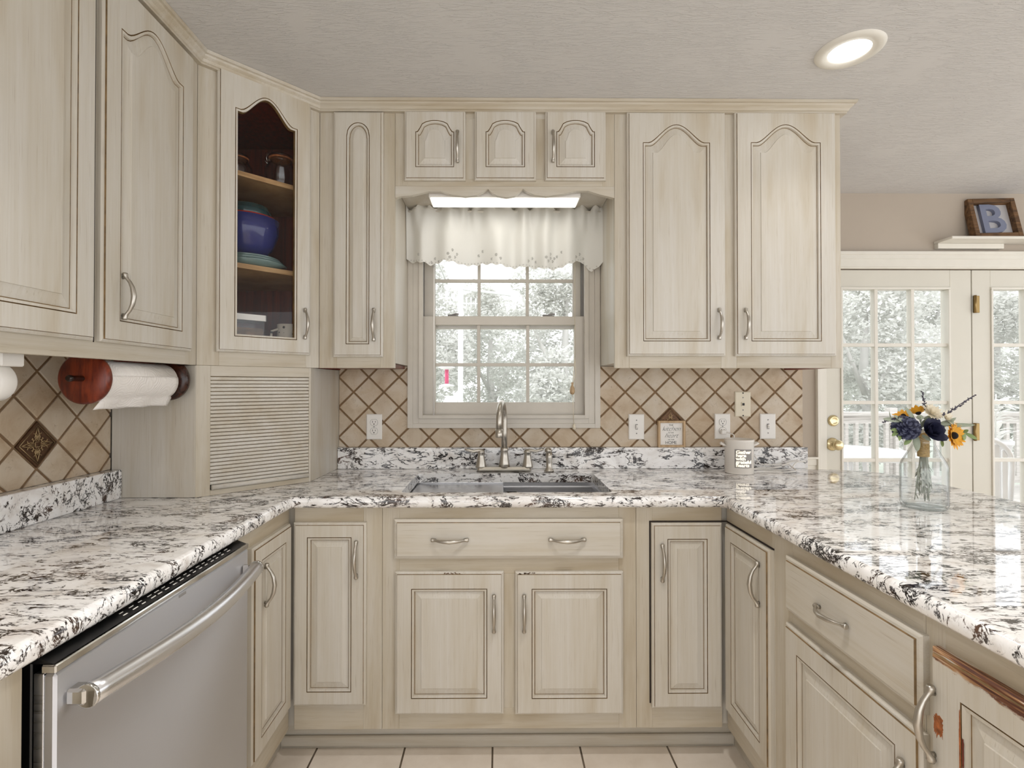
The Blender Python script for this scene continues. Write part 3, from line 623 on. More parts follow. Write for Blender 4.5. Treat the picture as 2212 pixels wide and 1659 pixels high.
# ---------------------------------------------------------------- crown moulding
def sweep(name, path, prof, mats, closedp=True, label=None, cat=None):
    n = len(path); offs = []
    for i in range(n):
        p = Vector(path[i]); ns = []
        if i > 0: e = (p - Vector(path[i - 1])).normalized(); ns.append(Vector((e.y, -e.x)))
        if i < n - 1: e = (Vector(path[i + 1]) - p).normalized(); ns.append(Vector((e.y, -e.x)))
        k = sum(ns, Vector((0, 0))); k = k / k.dot(ns[0]); offs.append(k)
    m = MB(); rings = [[(path[i][0] + offs[i].x * o, path[i][1] + offs[i].y * o, z) for o, z in prof] for i in range(n)]
    m.loft(rings); return m.build(name, mats)
crp = [(-.002, 2.383), (.016, 2.383), (.016, 2.389), (.020, 2.391), (.024, 2.399), (.032, 2.406), (.034, 2.412), (.041, 2.414), (.043, 2.424), (-.002, 2.424)]
cr = sweep('crown_moulding', [(XU, -2.6), (XU, -.611), (-.713, YU), (1.374, YU), (1.374, -.02)], crp, 'fh')
tag(cr, 'antiqued cream crown moulding running along all the wall cabinet tops under ceiling', 'moulding')
# ---------------------------------------------------------------- appliance garage
ag = thing('appliance_garage', 'cream corner appliance garage with ribbed tambour door on left worktop', 'cabinet', (-1.0, -.3, ZC))
GA = (XU, -.613); Gn = R(45); gtop = UB - .001
def gpt(u, z, out=0): return (GA[0] + u * nx + out * nx, GA[1] + u * nx - out * nx, z)
GL = .400
gu0, gz1 = onD(455, 813, GA, Gn); gu1, gz0 = onD(667, 1036, GA, Gn); print('garage', gu0, gu1, gz0, gz1, onD(455, 1050, GA, Gn), onD(667, 815, GA, Gn))
gz1 = (gz1 + onD(667, 815, GA, Gn)[1]) / 2; gz0 = ZC + .018
face_frame(ag, gpt(0, ZC + .0005), 'diag', [(0, 0, gu0, gtop - ZC, 'v'), (gu1, 0, GL, gtop - ZC, 'v'), (gu0, gz1 - ZC, gu1, gtop - ZC, 'h'), (gu0, 0, gu1, gz0 - ZC, 'h')])
m = MB(); n = 29; hh = (gz1 - gz0 - .018) / n
for k in range(n):
    z0 = gz0 + .018 + k * hh; rr = []
    for u in (gu0 - .0, gu1): rr.append([gpt(u, z0 + .0002, -.012), gpt(u, z0 + .0006, -.0042), gpt(u, z0 + hh * .2, -.003), gpt(u, z0 + hh * .75, -.003), gpt(u, z0 + hh - .0020, -.0042), gpt(u, z0 + hh - .0016, -.012)])
    m.loft(rr, 0)
    m.loft([[gpt(u, z0 + hh - .0022, -.012), gpt(u, z0 + hh - .0022, -.010), gpt(u, z0 + hh + .0004, -.010), gpt(u, z0 + hh + .0004, -.012)] for u in (gu0, gu1)], 1)
m.build('tambour_door', ['ph', 'glaze'], ag)
m = MB(); m.tube([gpt(gu0 + .004, gz0 + .010, .002), gpt(gu1 - .004, gz0 + .010, .002)], .0085, 12); m.build('pull_rail', 'ph', ag)
m = MB(); m.box(XL + .012, GA[1] + .0, ZC + .001, XU - .001, GA[1] + .018, gtop, 0, .001); m.build('side_panel', 'pv', ag)
e = gpt(GL, 0); m = MB(); m.loft([[(e[0], e[1], ZC + .001), (e[0] - .016, e[1] + .01, ZC + .001), (-.742, -.001, ZC + .001), (-.726, -.001, ZC + .001)], [(e[0], e[1], gtop), (e[0] - .016, e[1] + .01, gtop), (-.742, -.001, gtop), (-.726, -.001, gtop)]]); m.build('side_panel', 'pv', ag)
# ================================================================ base cabinets
YB, XBL, XBR = -.572, -.72, .79
ZU = ZC - .038 - .0005; ZK = .118
def toe(parent, x0, x1): pass
# sink base
sb = thing('sink_cabinet', 'wide antiqued cream sink base cabinet with false drawer and two doors', 'cabinet', (.03, -.3, 0))
xs0 = onY(826, 1300, YB)[0]; xs1 = onY(1374, 1300, YB)[0]
m = MB(); m.box(xs0, YB + .02, ZK, xs1, -.02, .66, 0, .001); m.build('cabinet_body', 'pv', sb)
O, w, h = door_on_back(sb, 850, 1347, 1122, 1209, YB); fr0 = O; fh = h; fw = w
slab_front(sb, O, 'back', w, h, (onY(972, 1171, YB - TH)[0] - O[0], onY(1225, 1171, YB - TH)[0] - O[0]), 'false_drawer', L=.128)
dd = []; SD = []
for a, b, hp in ((852, 1088, 1067), (1113, 1347, 1132)):
    O, w, h = door_on_back(sb, a, b, 1236, 1546, YB); dd.append((O, w, h))
    SD.append(None); SD[-1] = panel_door(sb, O, 'back', w, h, stile=.056, inner=.034, hnd=(onY(hp, 1300, YB - TH)[0] - O[0], onY(hp, 1319, YB)[1] - O[2]), L=.130)
rx = lambda x: x - xs0
r_ = [(0, 0, rx(dd[0][0][0]) + .012, ZU - ZK, 'v'), (rx(dd[1][0][0] + dd[1][1]) - .012, 0, xs1 - xs0, ZU - ZK, 'v')]
a, b = r_[0][2], r_[1][0]; zd0 = dd[0][0][2] - ZK + .012; zd1 = dd[0][0][2] + dd[0][2] - ZK - .012
zf0 = fr0[2] - ZK + .012
r_ += [(a, 0, b, zd0, 'h'), (a, zd1, b, zf0, 'h'), (a, zf0 + .03, b, ZU - ZK, 'h'), (rx(dd[0][0][0] + dd[0][1]) - .012, zd0, rx(dd[1][0][0]) + .012, zd1, 'v')]
face_frame(sb, (xs0, YB, ZK), 'back', r_)
m = MB(); m.box(a + xs0 - .002, YB + .019, ZK + zf0, b + xs0 + .002, YB + .023, ZK + zf0 + .03, b=0); m.build('backer', 'pv', sb)
for i in (0, 1):
    m = MB(); h = dd[i][2]
    for k in range(16):
        x = (.165 if i == 0 else .008) + random.random() * .060; z = h - .0095 + random.random() * .006
        m.box(x, -TH * .80 - .0010, z, x + .002 + random.random() * .005, -TH * .76, z + .0015 + random.random() * .0015, b=0)
    m.build('worn_spot', 'rustic', SD[i], local=True)
# left corner cabinet, L-shaped
kc = thing('left_corner_cabinet', 'L-shaped antiqued cream corner base cabinet between dishwasher and sink cabinet', 'cabinet', (-1.0, -.3, 0))
m = MB(); m.box(XL + .01, YB + .02, ZK, xs0 - .001, -.02, ZU - .002, 0, .001); m.box(XL + .01, -.92, ZK, XBL - .02, YB + .021, ZU - .002, 0, .001); m.build('cabinet_body', 'pv', kc)
O, w, h = door_on_back(kc, 631, 790, 1130, 1527, YB)
panel_door(kc, O, 'back', w, h, stile=.048, inner=.034, hnd=(onY(770, 1200, YB - TH)[0] - O[0], onY(770, 1204, YB)[1] - O[2]), L=.13)
k0 = XBL + .019; hz = ZU - ZK
face_frame(kc, (k0, YB, ZK), 'back', [(O[0] + w - .012 - k0, 0, xs0 - .001 - k0, hz, 'v'), (0, 0, O[0] + w - .012 - k0, O[2] - ZK + .01, 'h'), (0, O[2] + h - ZK - .01, O[0] + w - .012 - k0, hz, 'h')])
yn, _ = onX(549, 1300, XBL + TH); yf = YB - TH - .004; zt_ = O[2] + h; zb_ = O[2]; w2 = yf - yn
print('corner L door', yn, yf, onX(549, 1187, XBL + TH), onX(549, 1640, XBL + TH), zt_, zb_)
panel_door(kc, (XBL, yn, zb_), 'left', w2, zt_ - zb_, stile=.048, inner=.034, hnd=(onX(572, 1264, XBL + TH)[0] - yn, onX(572, 1264, XBL + TH)[1] - zb_), L=.13)
Y0 = -.935
face_frame(kc, (XBL, Y0, ZK), 'left', [(0, 0, yn - Y0 + .012, hz, 'v'), (yn - Y0 + .012, 0, YB - Y0, zb_ - ZK + .01, 'h'), (yn - Y0 + .012, zt_ - ZK - .01, YB - Y0, hz, 'h')])
# right corner cabinet, L-shaped
qc = thing('right_corner_cabinet', 'L-shaped antiqued cream corner base cabinet between sink cabinet and peninsula drawer', 'cabinet', (1.1, -.3, 0))
m = MB(); m.box(xs1 + .001, YB + .02, ZK, 1.38, -.02, ZU - .002, 0, .001); m.box(XBR + .02, -.90, ZK, 1.38, YB + .021, ZU - .002, 0, .001); m.build('cabinet_body', 'pv', qc)
O, w, h = door_on_back(qc, 1410, 1567, 1131, 1532, YB); w = XBR - TH - .003 - O[0]
panel_door(qc, O, 'back', w, h, stile=.052, inner=.034, hnd=(onY(1430, 1210, YB - TH)[0] - O[0], onY(1430, 1211, YB)[1] - O[2]), L=.13)
face_frame(qc, (xs1 + .001, YB, ZK), 'back', [(0, 0, O[0] - xs1 + .004, hz, 'v'), (O[0] - xs1 + .004, 0, XBR - xs1 - .019, O[2] - ZK + .01, 'h'), (O[0] - xs1 + .004, O[2] + h - ZK - .01, XBR - xs1 - .019, hz, 'h')])
m = MB(); m.box(O[0] - .005, YB - .002, O[2] + .01, O[0] - .0005, YB + .0, O[2] + h, b=0); m.box(O[0] - .005, YB - .002, O[2] + h + .0005, XBR - .001, YB + 0, O[2] + h + .005, b=0); m.build('door_gap', 'gap', qc)
yf_ = YB - TH - .002; yn_ = onX(1658, 1300, XBR - TH)[0]; w2 = yf_ - yn_
print('corner R door', yn_, onX(1658, 1180, XBR - TH), onX(1658, 1630, XBR - TH), O[2] + h, O[2])
panel_door(qc, (XBR, yf_, O[2]), 'right', w2, h, stile=.048, inner=.034, hnd=(yf_ - onX(1640, 1262, XBR - TH)[0], onX(1640, 1262, XBR - TH)[1] - O[2]), L=.135)
y_u = onX(1674, 1300, XBR)[0]; qz = O[2]; qh = h
face_frame(qc, (XBR, YB, ZK), 'right', [(-yn_ + YB - .012, 0, YB - y_u, hz, 'v'), (0, 0, YB - yn_ - .012, qz - ZK + .01, 'h'), (0, qz + qh - ZK - .01, YB - yn_ - .012, hz, 'h')])
m = MB(); m.box(XBR - .002, yf_ - w2 - .001, qz + qh + .0005, XBR, YB, qz + qh + .005, b=0); m.build('door_gap', 'gap', qc)
# peninsula drawer cabinet
pc = thing('peninsula_drawer_cabinet', 'antiqued cream peninsula base cabinet with one drawer above one door', 'cabinet', (1.1, -1.16, 0))
ya = onX(1692, 1250, XBR - TH)[0]; yb_ = onX(1985, 1450, XBR - TH)[0]; y_v = onX(1996, 1500, XBR)[0] - .004
zt1 = onX(1692, 1199, XBR - TH)[1]; zt2 = onX(1692, 1314, XBR - TH)[1]; zt3 = onX(1686, 1338, XBR - TH)[1]
print('pen drawer', ya, yb_, zt1, zt2, zt3, onX(1985, 1370, XBR - TH), onX(1982, 1522, XBR - TH), onX(1980, 1560, XBR - TH))
m = MB(); m.box(XBR + .02, y_v, ZK, 1.38, y_u - .001, ZU - .002, 0, .001); m.build('cabinet_body', 'pv', pc)
slab_front(pc, (XBR, ya, zt2), 'right', ya - yb_, zt1 - zt2, (ya - onX(1798, 1335, XBR - TH)[0],), 'drawer', L=.115)
hz2 = zt3 - qz
panel_door(pc, (XBR, ya, qz), 'right', ya - yb_, hz2, stile=.058, inner=.040, hnd=(ya - yb_ - .038, hz2 - .135), L=.13)
T = y_u - .001
face_frame(pc, (XBR, T, ZK), 'right', [(0, 0, T - ya + .012, hz, 'v'), (T - yb_ - .012, 0, T - y_v, hz, 'v'), (T - ya + .012, 0, T - yb_ - .012, qz - ZK + .012, 'h'), (T - ya + .012, zt3 - ZK - .012, T - yb_ - .012, zt2 - ZK + .012, 'h'), (T - ya + .012, zt1 - ZK - .012, T - yb_ - .012, hz, 'h')])
# worn cabinet nearest camera
wcab = thing('worn_base_cabinet', 'peninsula base cabinet nearest camera with chipped paint along door top', 'cabinet', (1.1, -1.6, 0))
yw = onX(2006, 1450, XBR - TH)[0]; zw = onX(2006, 1395, XBR - TH)[1]; WORN_H = zw - qz; print('worn', yw, zw)
M['pw'] = paint('cream_paint_worn', False, True)
m = MB(); m.box(XBR + .02, -2.6, ZK, 1.38, y_v - .001, ZU - .002, 0, .001); m.build('cabinet_body', 'pv', wcab)
wd = panel_door(wcab, (XBR, yw, qz), 'right', .44, WORN_H, stile=.062, inner=.040, hnd=(yw - onX(2018, 1560, XBR - TH)[0], onX(2018, 1563, XBR - TH)[1] - qz), L=.135, mats=['pw', 'glaze'])
tag(wd, 'cream door with chipped brown top edge')
T = y_v - .001
face_frame(wcab, (XBR, T, ZK), 'right', [(0, 0, T - yw + .012, hz, 'v'), (T - yw + .012, 0, T - yw + .428, qz - ZK + .012, 'h'), (T - yw + .012, zw - ZK - .012, T - yw + .428, hz, 'h'), (T - yw + .428, 0, T + 2.6, hz, 'v')])
def patch(parent, c, w, h, seed, mat, y=-TH - .0004):
    rnd = random.Random(seed); pts = []
    N = 46
    for i in range(N):
        q = 2 * math.pi * i / N; r = .75 + .35 * rnd.random(); sx = math.copysign(abs(math.cos(q)) ** .6, math.cos(q)); sz = math.copysign(abs(math.sin(q)) ** .8, math.sin(q))
        pts.append((c[0] + sx * w / 2 * r, c[1] + sz * h / 2 * r * (1 + .5 * rnd.random() * (sz < 0))))
    m = MB(); m.loft([[(a, y + .0004, b) for a, b in pts], [(a, y, b) for a, b in pts]]); return m.build('bare_patch', mat, parent, local=True)
hx_ = yw - onX(2018, 1560, XBR - TH)[0]; hz_ = onX(2018, 1563, XBR - TH)[1] - qz
patch(wd, (hx_ + .009, hz_ + .004), .020, .034, 3, 'orange'); patch(wd, (.0615, hz_ - .02), .0035, .15, 5, 'orange'); patch(wd, (.067, hz_ - .01), .004, .05, 8, 'redwood')
# toe kicks
m = MB(); yk = -.484
m.box(XL + .01, yk, 0, 1.38, yk + .02, ZK + .001, 0, .001)
xk0, xk1 = XBL - .06, XBR + .06
m.box(xk0 - .012, -2.6, 0, xk0, yk, ZK + .001, 0, .001); m.box(xk1, -2.6, 0, xk1 + .012, yk, ZK + .001, 0, .001)
struct(m.build('baseboard_back', 'ph'))
m = MB(); m.tube([(xk0 + .006, yk - .004, .006), (xk1 - .006, yk - .004, .006)], .009, 8); m.box(xk0, yk - .012, .0, xk1, yk, .042, 0, .003); struct(m.build('trim_3', 'ph'))
# base cabinet left of dishwasher
nb = thing('near_base_cabinet', 'cream base cabinet at lower left corner, nearest camera beside dishwasher', 'cabinet', (-1.0, -1.9, 0))
ydn = -1.558; m = MB(); m.box(XL + .01, -2.6, ZK, XBL - .02, ydn - .004, ZU - .002, 0, .001); m.build('cabinet_body', 'pv', nb)
face_frame(nb, (XBL, -2.6, ZK), 'left', [(2.6 - 1.62, 0, 2.6 + ydn, hz, 'v'), (0, 0, 2.6 - 1.62, hz, 'v')])
panel_door(nb, (XBL, -2.03, qz), 'left', .42, zw - qz - .07, stile=.058, hnd=(.385, .44), L=.13)
# ---------------------------------------------------------------- dishwasher
XD = -.683; yd0 = onX(119, 1500, XD)[0]; yd1 = onX(536, 1300, XD)[0]; print('dw', yd0, yd1, onX(119, 1440, XD), onX(536, 1172, XD))
dw = thing('dishwasher', 'stainless steel dishwasher with curved bar handle under left worktop', 'dishwasher', (-1.0, (yd0 + yd1) / 2, 0))
zD = ZU - .014; yy0 = yd0; yy1 = yd1
m = MB(); m.box(XL + .02, yy0 + .004, .06, XD - .040, yy1 - .004, ZU - .003, 0, .002); m.build('tub_body', 'black', dw)
m = MB(); m.box(XD - .020, yy0, .11, XD, yy1, zD - .014, 0, .004); m.build('door_panel', 'dwsteel', dw)
m = MB(); m.box(XD - .022, yy0 - .0005, zD - .0135, XD + .001, yy1 + .0005, zD, 0, .002); m.build('top_trim', 'chrome', dw)
m = MB(); m.loft([[(XD - .024, y, zD - .02), (XD - .024, y, zD + .0015), (XD - .018, y, zD + .0015), (XD - .018, y, zD + .0005), (XD - .045, y, ZU - .004), (XD - .045, y, zD - .02)] for y in (yy0 + .003, yy1 - .003)]); cp = MB(); cp.loft([[(XD - .005, y, zD + .0003), (XD - .030, y, zD + .010), (XD - .045, y, zD + .010), (XD - .045, y, zD + .0003)] for y in (yy0 + .003, yy1 - .003)]); cpo = cp.build('control_strip', 'black', dw)
m = MB()
rnd = random.Random(4)
for k in range(16):
    y = yy0 + .16 + k * .024 + rnd.random() * .006
    for j in range(2):
        t = .30 + j * .3; x = XD - .005 - .025 * t; z = zD + .0003 + .0097 * t + .0004; m.poly([(x, y, z), (x - .0022, y, z + .0008), (x - .0022, y + .009 + rnd.random() * .006, z + .0008), (x, y + .009 + rnd.random() * .006, z)])
m.build('control_marking', 'plate', cpo, recalc=False)
m = MB(); m.box(XD - .036, yy0 + .003, .11, XD - .0205, yy1 - .003, zD - .015, 0, .001); m.build('door_edge', 'steel', dw)
yc = (yy0 + yy1) / 2; pts = []; N = 24
za_, zb2 = .842, .842
for i in range(N + 1):
    t = i / N; y = yy0 + .024 + (yy1 - yy0 - .040) * t; x = XD + .030 + .030 * math.sin(math.pi * t); pts.append((x, y, .806 - .004 * math.sin(math.pi * t)))
m = MB(); m.tube(pts, .0185, 18, flat=1.0, up=(0, 0, 1)); hb = m.build('bar_handle', 'steel', dw)
for t in (0, N):
    x, y, z = pts[t]; m = MB(); sg = 1 if t == 0 else -1; m.lathe([(.0175, 0), (.0192, 0), (.0192, sg * .006), (.0175, sg * .006)], (x, y - sg * .002, z), 18, axis='Y'); m.build('end_cap', 'chrome', hb)
    m = MB(); m.box(XD - .001, y - .006 + (sg > 0) * .0, z - .013, x, y + .02 if sg > 0 else y - .02, z + .013, 0, .004); m.build('handle_bracket', 'chrome', hb)
bx = onX(394, 1284, XD); m = MB(); m.box(XD - .0005, bx[0] - .012, bx[1] - .003, XD + .001, bx[0] + .012, bx[1] + .003, 0, .0005); m.build('badge', 'jamb', dw)
# ================================================================ worktop
def arc(cx, cy, r, a0, a1, n=6): return [(cx + r * math.cos(R(a0 + (a1 - a0) * i / n)), cy + r * math.sin(R(a0 + (a1 - a0) * i / n))) for i in range(n + 1)]
XE0, XE1, YE = -.695, .765, -.606
out = [(XL + .001, -2.55), (XE0, -2.55)] + arc(XE0 + .015, YE - .015, .015, 180, 90, 4) + arc(XE1 - .015, YE - .015, .015, 90, 0, 4) + [(XE1, -2.55), (1.70, -2.55), (1.70, -.42)] + arc(1.48, -.27, .22, 0, 90, 10)[1:] + [(1.402, -.045), (1.402, -.001), (XL + .001, -.001)]
hx0, hy0 = onZ(900, 1023, ZC); hx1, _ = onZ(1281, 1023, ZC); gx0_, hy1 = onZ(873, 1064, ZC); gx1_, _ = onZ(1317, 1064, ZC); print('sink hole', hx0, hx1, hy0, gx0_, gx1_, hy1)
HX0, HX1, HY0, HY1 = min(hx0, gx0_) + .006, max(hx1, gx1_), hy1, hy0
hole = arc(HX1 - .02, HY1 - .02, .02, 0, 90, 4) + arc(HX0 + .02, HY1 - .02, .02, 90, 180, 4) + arc(HX0 + .02, HY0 + .02, .02, 180, 270, 4) + arc(HX1 - .02, HY0 + .02, .02, 270, 360, 4)
def worktop():
    bm = bmesh.new(); T = .038
    prof = [(0.006, 0), (.0, -.006), (-.0, -.019), (0, -.032), (.006, -.038)]
    prof = [(.013, 0), (.006, -.0018), (.0015, -.007), (0, -.015), (0, -.024), (.002, -.032), (.008, -.038)]
    def ins(p, d): return inset(p, d)
    rings = []
    for d, z in prof: rings.append([bm.verts.new((x, y, ZC + z)) for x, y in ins(out, d)])
    n = len(out)
    for a, b in zip(rings, rings[1:]):
        for i in range(n): f = bm.faces.new((a[i], b[i], b[(i + 1) % n], a[(i + 1) % n])); f.smooth = True
    ht = [bm.verts.new((x, y, ZC)) for x, y in hole]; hb_ = [bm.verts.new((x, y, ZC - T)) for x, y in hole]; k = len(hole)
    for i in range(k): bm.faces.new((ht[i], ht[(i + 1) % k], hb_[(i + 1) % k], hb_[i]))
    for ring, hl in ((rings[0], ht), (rings[-1], hb_)):
        es = []
        for r in (ring, hl):
            for i in range(len(r)):
                e = bm.edges.get((r[i], r[(i + 1) % len(r)])) or bm.edges.new((r[i], r[(i + 1) % len(r)])); es.append(e)
        bmesh.ops.triangle_fill(bm, use_beauty=True, use_dissolve=False, edges=es)
    bmesh.ops.recalc_face_normals(bm, faces=bm.faces)
    me = bpy.data.meshes.new('countertop'); bm.to_mesh(me); bm.free(); me.materials.append(M['granite'])
    o = bpy.data.objects.new('countertop', me); COL.objects.link(o); return o
tag(worktop(), 'polished white granite worktop with black veins wrapping round the sink and peninsula', 'countertop')
ZS = ZC + .096
m = MB(); m.box(XL + .012 - .011, -2.55, ZC + .0005, -1.262, -.614, ZS, 0, .002); tag(m.build('granite_upstand', 'granite'), 'short granite upstand along left wall under the paper towels', 'upstand')
m = MB(); m.box(-.725, -.032, ZC + .0005, 1.402, -.001, ZS, 0, .002); tag(m.build('granite_upstand', 'granite'), 'granite upstand behind sink along back wall', 'upstand')
# ---------------------------------------------------------------- tiled backsplashes
TP = .1375; hd = TP / 2
def clip(poly, axis, lim, keep_less):
    out = []; n = len(poly)
    for i in range(n):
        a, b = poly[i], poly[(i + 1) % n]; ia = (a[axis] <= lim) == keep_less or a[axis] == lim; ib = (b[axis] <= lim) == keep_less or b[axis] == lim
        if ia: out.append(a)
        if ia != ib:
            t = (lim - a[axis]) / (b[axis] - a[axis]); out.append((a[0] + (b[0] - a[0]) * t, a[1] + (b[1] - a[1]) * t))
    return out
def tile1(m, p, place):
    if len(p) < 3: return
    ar = sum(p[q][0] * p[(q + 1) % len(p)][1] - p[(q + 1) % len(p)][0] * p[q][1] for q in range(len(p))) / 2
    if abs(ar) < 2e-5: return
    cxm = sum(q[0] for q in p) / len(p); czm = sum(q[1] for q in p) / len(p)
    sh = [(cxm + (a - cxm) * .965, czm + (b - czm) * .965) for a, b in p]
    m.loft([[place(a, b, .002) for a, b in p], [place(a, b, .0085) for a, b in p], [place(a, b, .010) for a, b in sh]], 0)
def tiles(name, x0, x1, z0, z1, cx, cz, win, place, accents, label):
    m = MB(); g = .0040
    ix = range(int((x0 - cx) / hd) - 3, int((x1 - cx) / hd) + 4)
    for i in ix:
        for j in range(-12, 13):
            if (i + j) % 2: continue
            tx, tz = cx + i * hd, cz + j * hd
            if any(abs(tx - a) < .03 and abs(tz - b) < .03 for a, b in accents): continue
            k = hd - g * 1.414; p = [(tx - k, tz), (tx, tz - k), (tx + k, tz), (tx, tz + k)]
            for ax, lim, less in ((0, x0, False), (0, x1, True), (1, z0, False), (1, z1, True)):
                if len(p) > 2: p = clip(p, ax, lim, less)
            PL = [p]
            if win and len(p) > 2 and tz + k > win[2] and tx + k > win[0] and tx - k < win[1]:
                PL = [clip(p, 1, win[2], True)]; up = clip(p, 1, win[2], False)
                if len(up) > 2: PL += [clip(up, 0, win[0], True), clip(up, 0, win[1], False)]
            for p in PL: tile1(m, p, place)
    gr = .006
    if win:
        for a in ((x0, z0, win[0], z1), (win[1], z0, x1, z1), (win[0], z0, win[1], win[2])):
            m.loft([[place(u, v, .0005) for u, v in ((a[0], a[1]), (a[2], a[1]), (a[2], a[3]), (a[0], a[3]))], [place(u, v, gr) for u, v in ((a[0], a[1]), (a[2], a[1]), (a[2], a[3]), (a[0], a[3]))]], 1)
    else: m.loft([[place(u, v, .0005) for u, v in ((x0, z0), (x1, z0), (x1, z1), (x0, z1))], [place(u, v, gr) for u, v in ((x0, z0), (x1, z0), (x1, z1), (x0, z1))]], 1)
    return tag(m.build(name, ['tile', 'grout']), label, 'backsplash')
cx, cz = onY(1384, 814, -.01); ax_, az_ = cx + hd, cz - 1.0 * hd
# accent tile centre near photo (1448, 912)
acx, acz = onY(1448, 912, -.01); ncx = cx + hd * 2 * round((acx - cx) / hd / 2); 
tx0 = acx; tz0 = acz
placeb = lambda u, v, o: (u, -o, v)
tiles('tiled_backsplash', -.725, 1.392, ZS + .0005, UB + .018, tx0, tz0, (c_in0 - .012, c_in1 + .012, c_inb - .012), placeb, [(tx0, tz0)], 'diagonal beige stone tile backsplash with brown grout on back wall around window')
placel = lambda u, v, o: (XL + o, u, v)
ly, lz = onX(81, 909, XL + .01); l2 = onX(81, 1011, XL + .01); lcy, lcz = ly, (lz + l2[1]) / 2; print('left accent', ly, lz, l2)
tiles('tiled_backsplash', -2.55, -.6145, ZS + .0005, UB + .028, lcy, lcz, None, placel, [(lcy, lcz)], 'diagonal beige stone tile backsplash on left wall beneath wall cabinet')
def accent(place, cy, cz, label):
    k = hd - .0035; m = MB(); D = lambda r, o: [place(cy - r, cz, o), place(cy, cz - r, o), place(cy + r, cz, o), place(cy, cz + r, o)]
    m.loft([D(k, .006), D(k, .0100), D(k * .95, .0115), D(k * .90, .0115), D(k * .87, .0095)], 0)
    m2 = MB()
    def P(u, v, o=.0105): return place(cy + u, cz + v, o)
    for q in range(4):
        c, s_ = math.cos(q * math.pi / 2), math.sin(q * math.pi / 2); rot = lambda u, v: (u * c - v * s_, u * s_ + v * c)
        for sg in (-1, 1):
            pts = []
            for i in range(22):
                t = i / 21; a = t * 4.6; r = .0125 * (1 - .78 * t); u = sg * (.0125 + r * math.sin(a) * -1); v = .021 + r * math.cos(a) - .002
                pts.append(P(*rot(u, v)))
            m2.tube(pts, .0013, 6)
            m2.tube([P(*rot(sg * .003, .010)), P(*rot(sg * .008, .020)), P(*rot(sg * .004, .034)), P(*rot(0, .048))], .0013, 6)
        m2.tube([P(*rot(0, .012)), P(*rot(0, .030))], .0016, 6)
    m2.tube([P(*x, .0112) for x in ((-k * .85, 0), (0, -k * .85), (k * .85, 0), (0, k * .85), (-k * .85, 0))], .0012, 6)
    m2.tube([P(*x) for x in ((-.007, -.007), (.007, -.007), (.007, .007), (-.007, .007), (-.007, -.007))], .0014, 6)
    t = thing('accent_tile', label, 'tile', place(cy, cz - k, .006)); m.build('tile_body', 'bronze', t); m2.build('scroll_relief', 'oldgold', t); return t
M['oldgold'] = plain('worn_gold_relief', (168, 142, 104), .35, .5, var=.2, sc=60)
accent(placel, lcy, lcz, 'dark bronze scrollwork accent tile set in left wall backsplash')
accent(placeb, tx0, tz0, 'dark bronze accent tile half hidden behind the little kitchen sign')
# ---------------------------------------------------------------- sink and tap
sk = thing('sink', 'undermount stainless steel sink with black drain rack edge at right', 'sink', ((HX0 + HX1) / 2, (HY0 + HY1) / 2, .68))
zt = ZC - .0385; zb3 = .70; t_ = .0015; e = .006
m = MB(); a0, a1, b0, b1 = HX0 - e, HX1 + e, HY0 - e, HY1 + e
def ringr(x0, y0, x1, y1, z): return [(x0, y0, z), (x1, y0, z), (x1, y1, z), (x0, y1, z)]
L1 = .012
m.loft([ringr(a0 - .02, b0 - .015, a1 + .02, b1 + .015, zt - .002), ringr(a0 - .02, b0 - .015, a1 + .02, b1 + .015, zt), ringr(a0, b0, a1, b1, zt), ringr(a0, b0, a1, b1, zt - .018), ringr(a0 + L1, b0 + L1, a1 - L1, b1 - L1, zt - .019), ringr(a0 + L1, b0 + L1, a1 - L1, b1 - L1, zb3 + .01), ringr(a0 + L1 + .01, b0 + L1 + .01, a1 - L1 - .01, b1 - L1 - .01, zb3), ], caps=False); m.poly(ringr(a0 + L1 + .01, b0 + L1 + .01, a1 - L1 - .01, b1 - L1 - .01, zb3)); m.build('basin', 'steel', sk)
m = MB(); m.lathe([(.001, .001), (.03, .001), (.045, .004), (.045, .0)], ((a0 + a1) / 2, (b0 + b1) / 2, zb3), 24); m.build('drain', 'chrome', sk)
xm = onZ(1087, 1050, zt - .01)[0]
m = MB(); m.box(a0 + .002, b0 + .002, zt - .017, xm, b1 - .002, zt - .005, 0, .002); tag(m.build('drain_board', 'steel'), 'flat stainless board covering left half of the sink', 'board')
m = MB(); x, y = onZ(1100, 1060, zt - .015); m.tube([(xm + .012, y + .012, zt - .024), (xm + .05, y + .012, zt - .024), (xm + .056, y + .008, zt - .024), (xm + .056, HY0 + .01, zt - .024)], .004, 8); m.tube([(xm + .012, y + .012, zt - .024), (xm + .012, HY0 + .01, zt - .024)], .004, 8); m.tube([(xm + .012, HY0 + .012, zt - .024), (xm + .056, HY0 + .012, zt - .024)], .004, 8); tag(m.build('sink_rack', 'black'), 'black wire rack end showing inside right half of the sink', 'rack')
fx, fy = onZ(1089, 1013, ZC); fy = -.098; print('faucet', fx)
fa = thing('kitchen_faucet', 'brushed nickel gooseneck faucet with two lever handles on a base plate', 'faucet', (fx, fy, ZC))
m = MB(); m.box(fx - .118, fy - .028, ZC + .0005, fx + .118, fy + .026, ZC + .022, 0, .009); m.build('base_plate', 'nickel', fa)
m = MB(); m.lathe([(.001, .020), (.025, .020), (.023, .035), (.0175, .068), (.0155, .088), (.017, .092), (.017, .102), (.013, .105), (.001, .105)], (fx, fy, ZC), 24)
tx, tz = onY(1078, 925, -.25)
pts = [(fx, fy, ZC + .10), (fx, fy, ZC + .22)]; dx = tx - fx; zt_top = onY(1083, 864, -.17)[1] - .012; rad = .078
zc_ = zt_top - rad
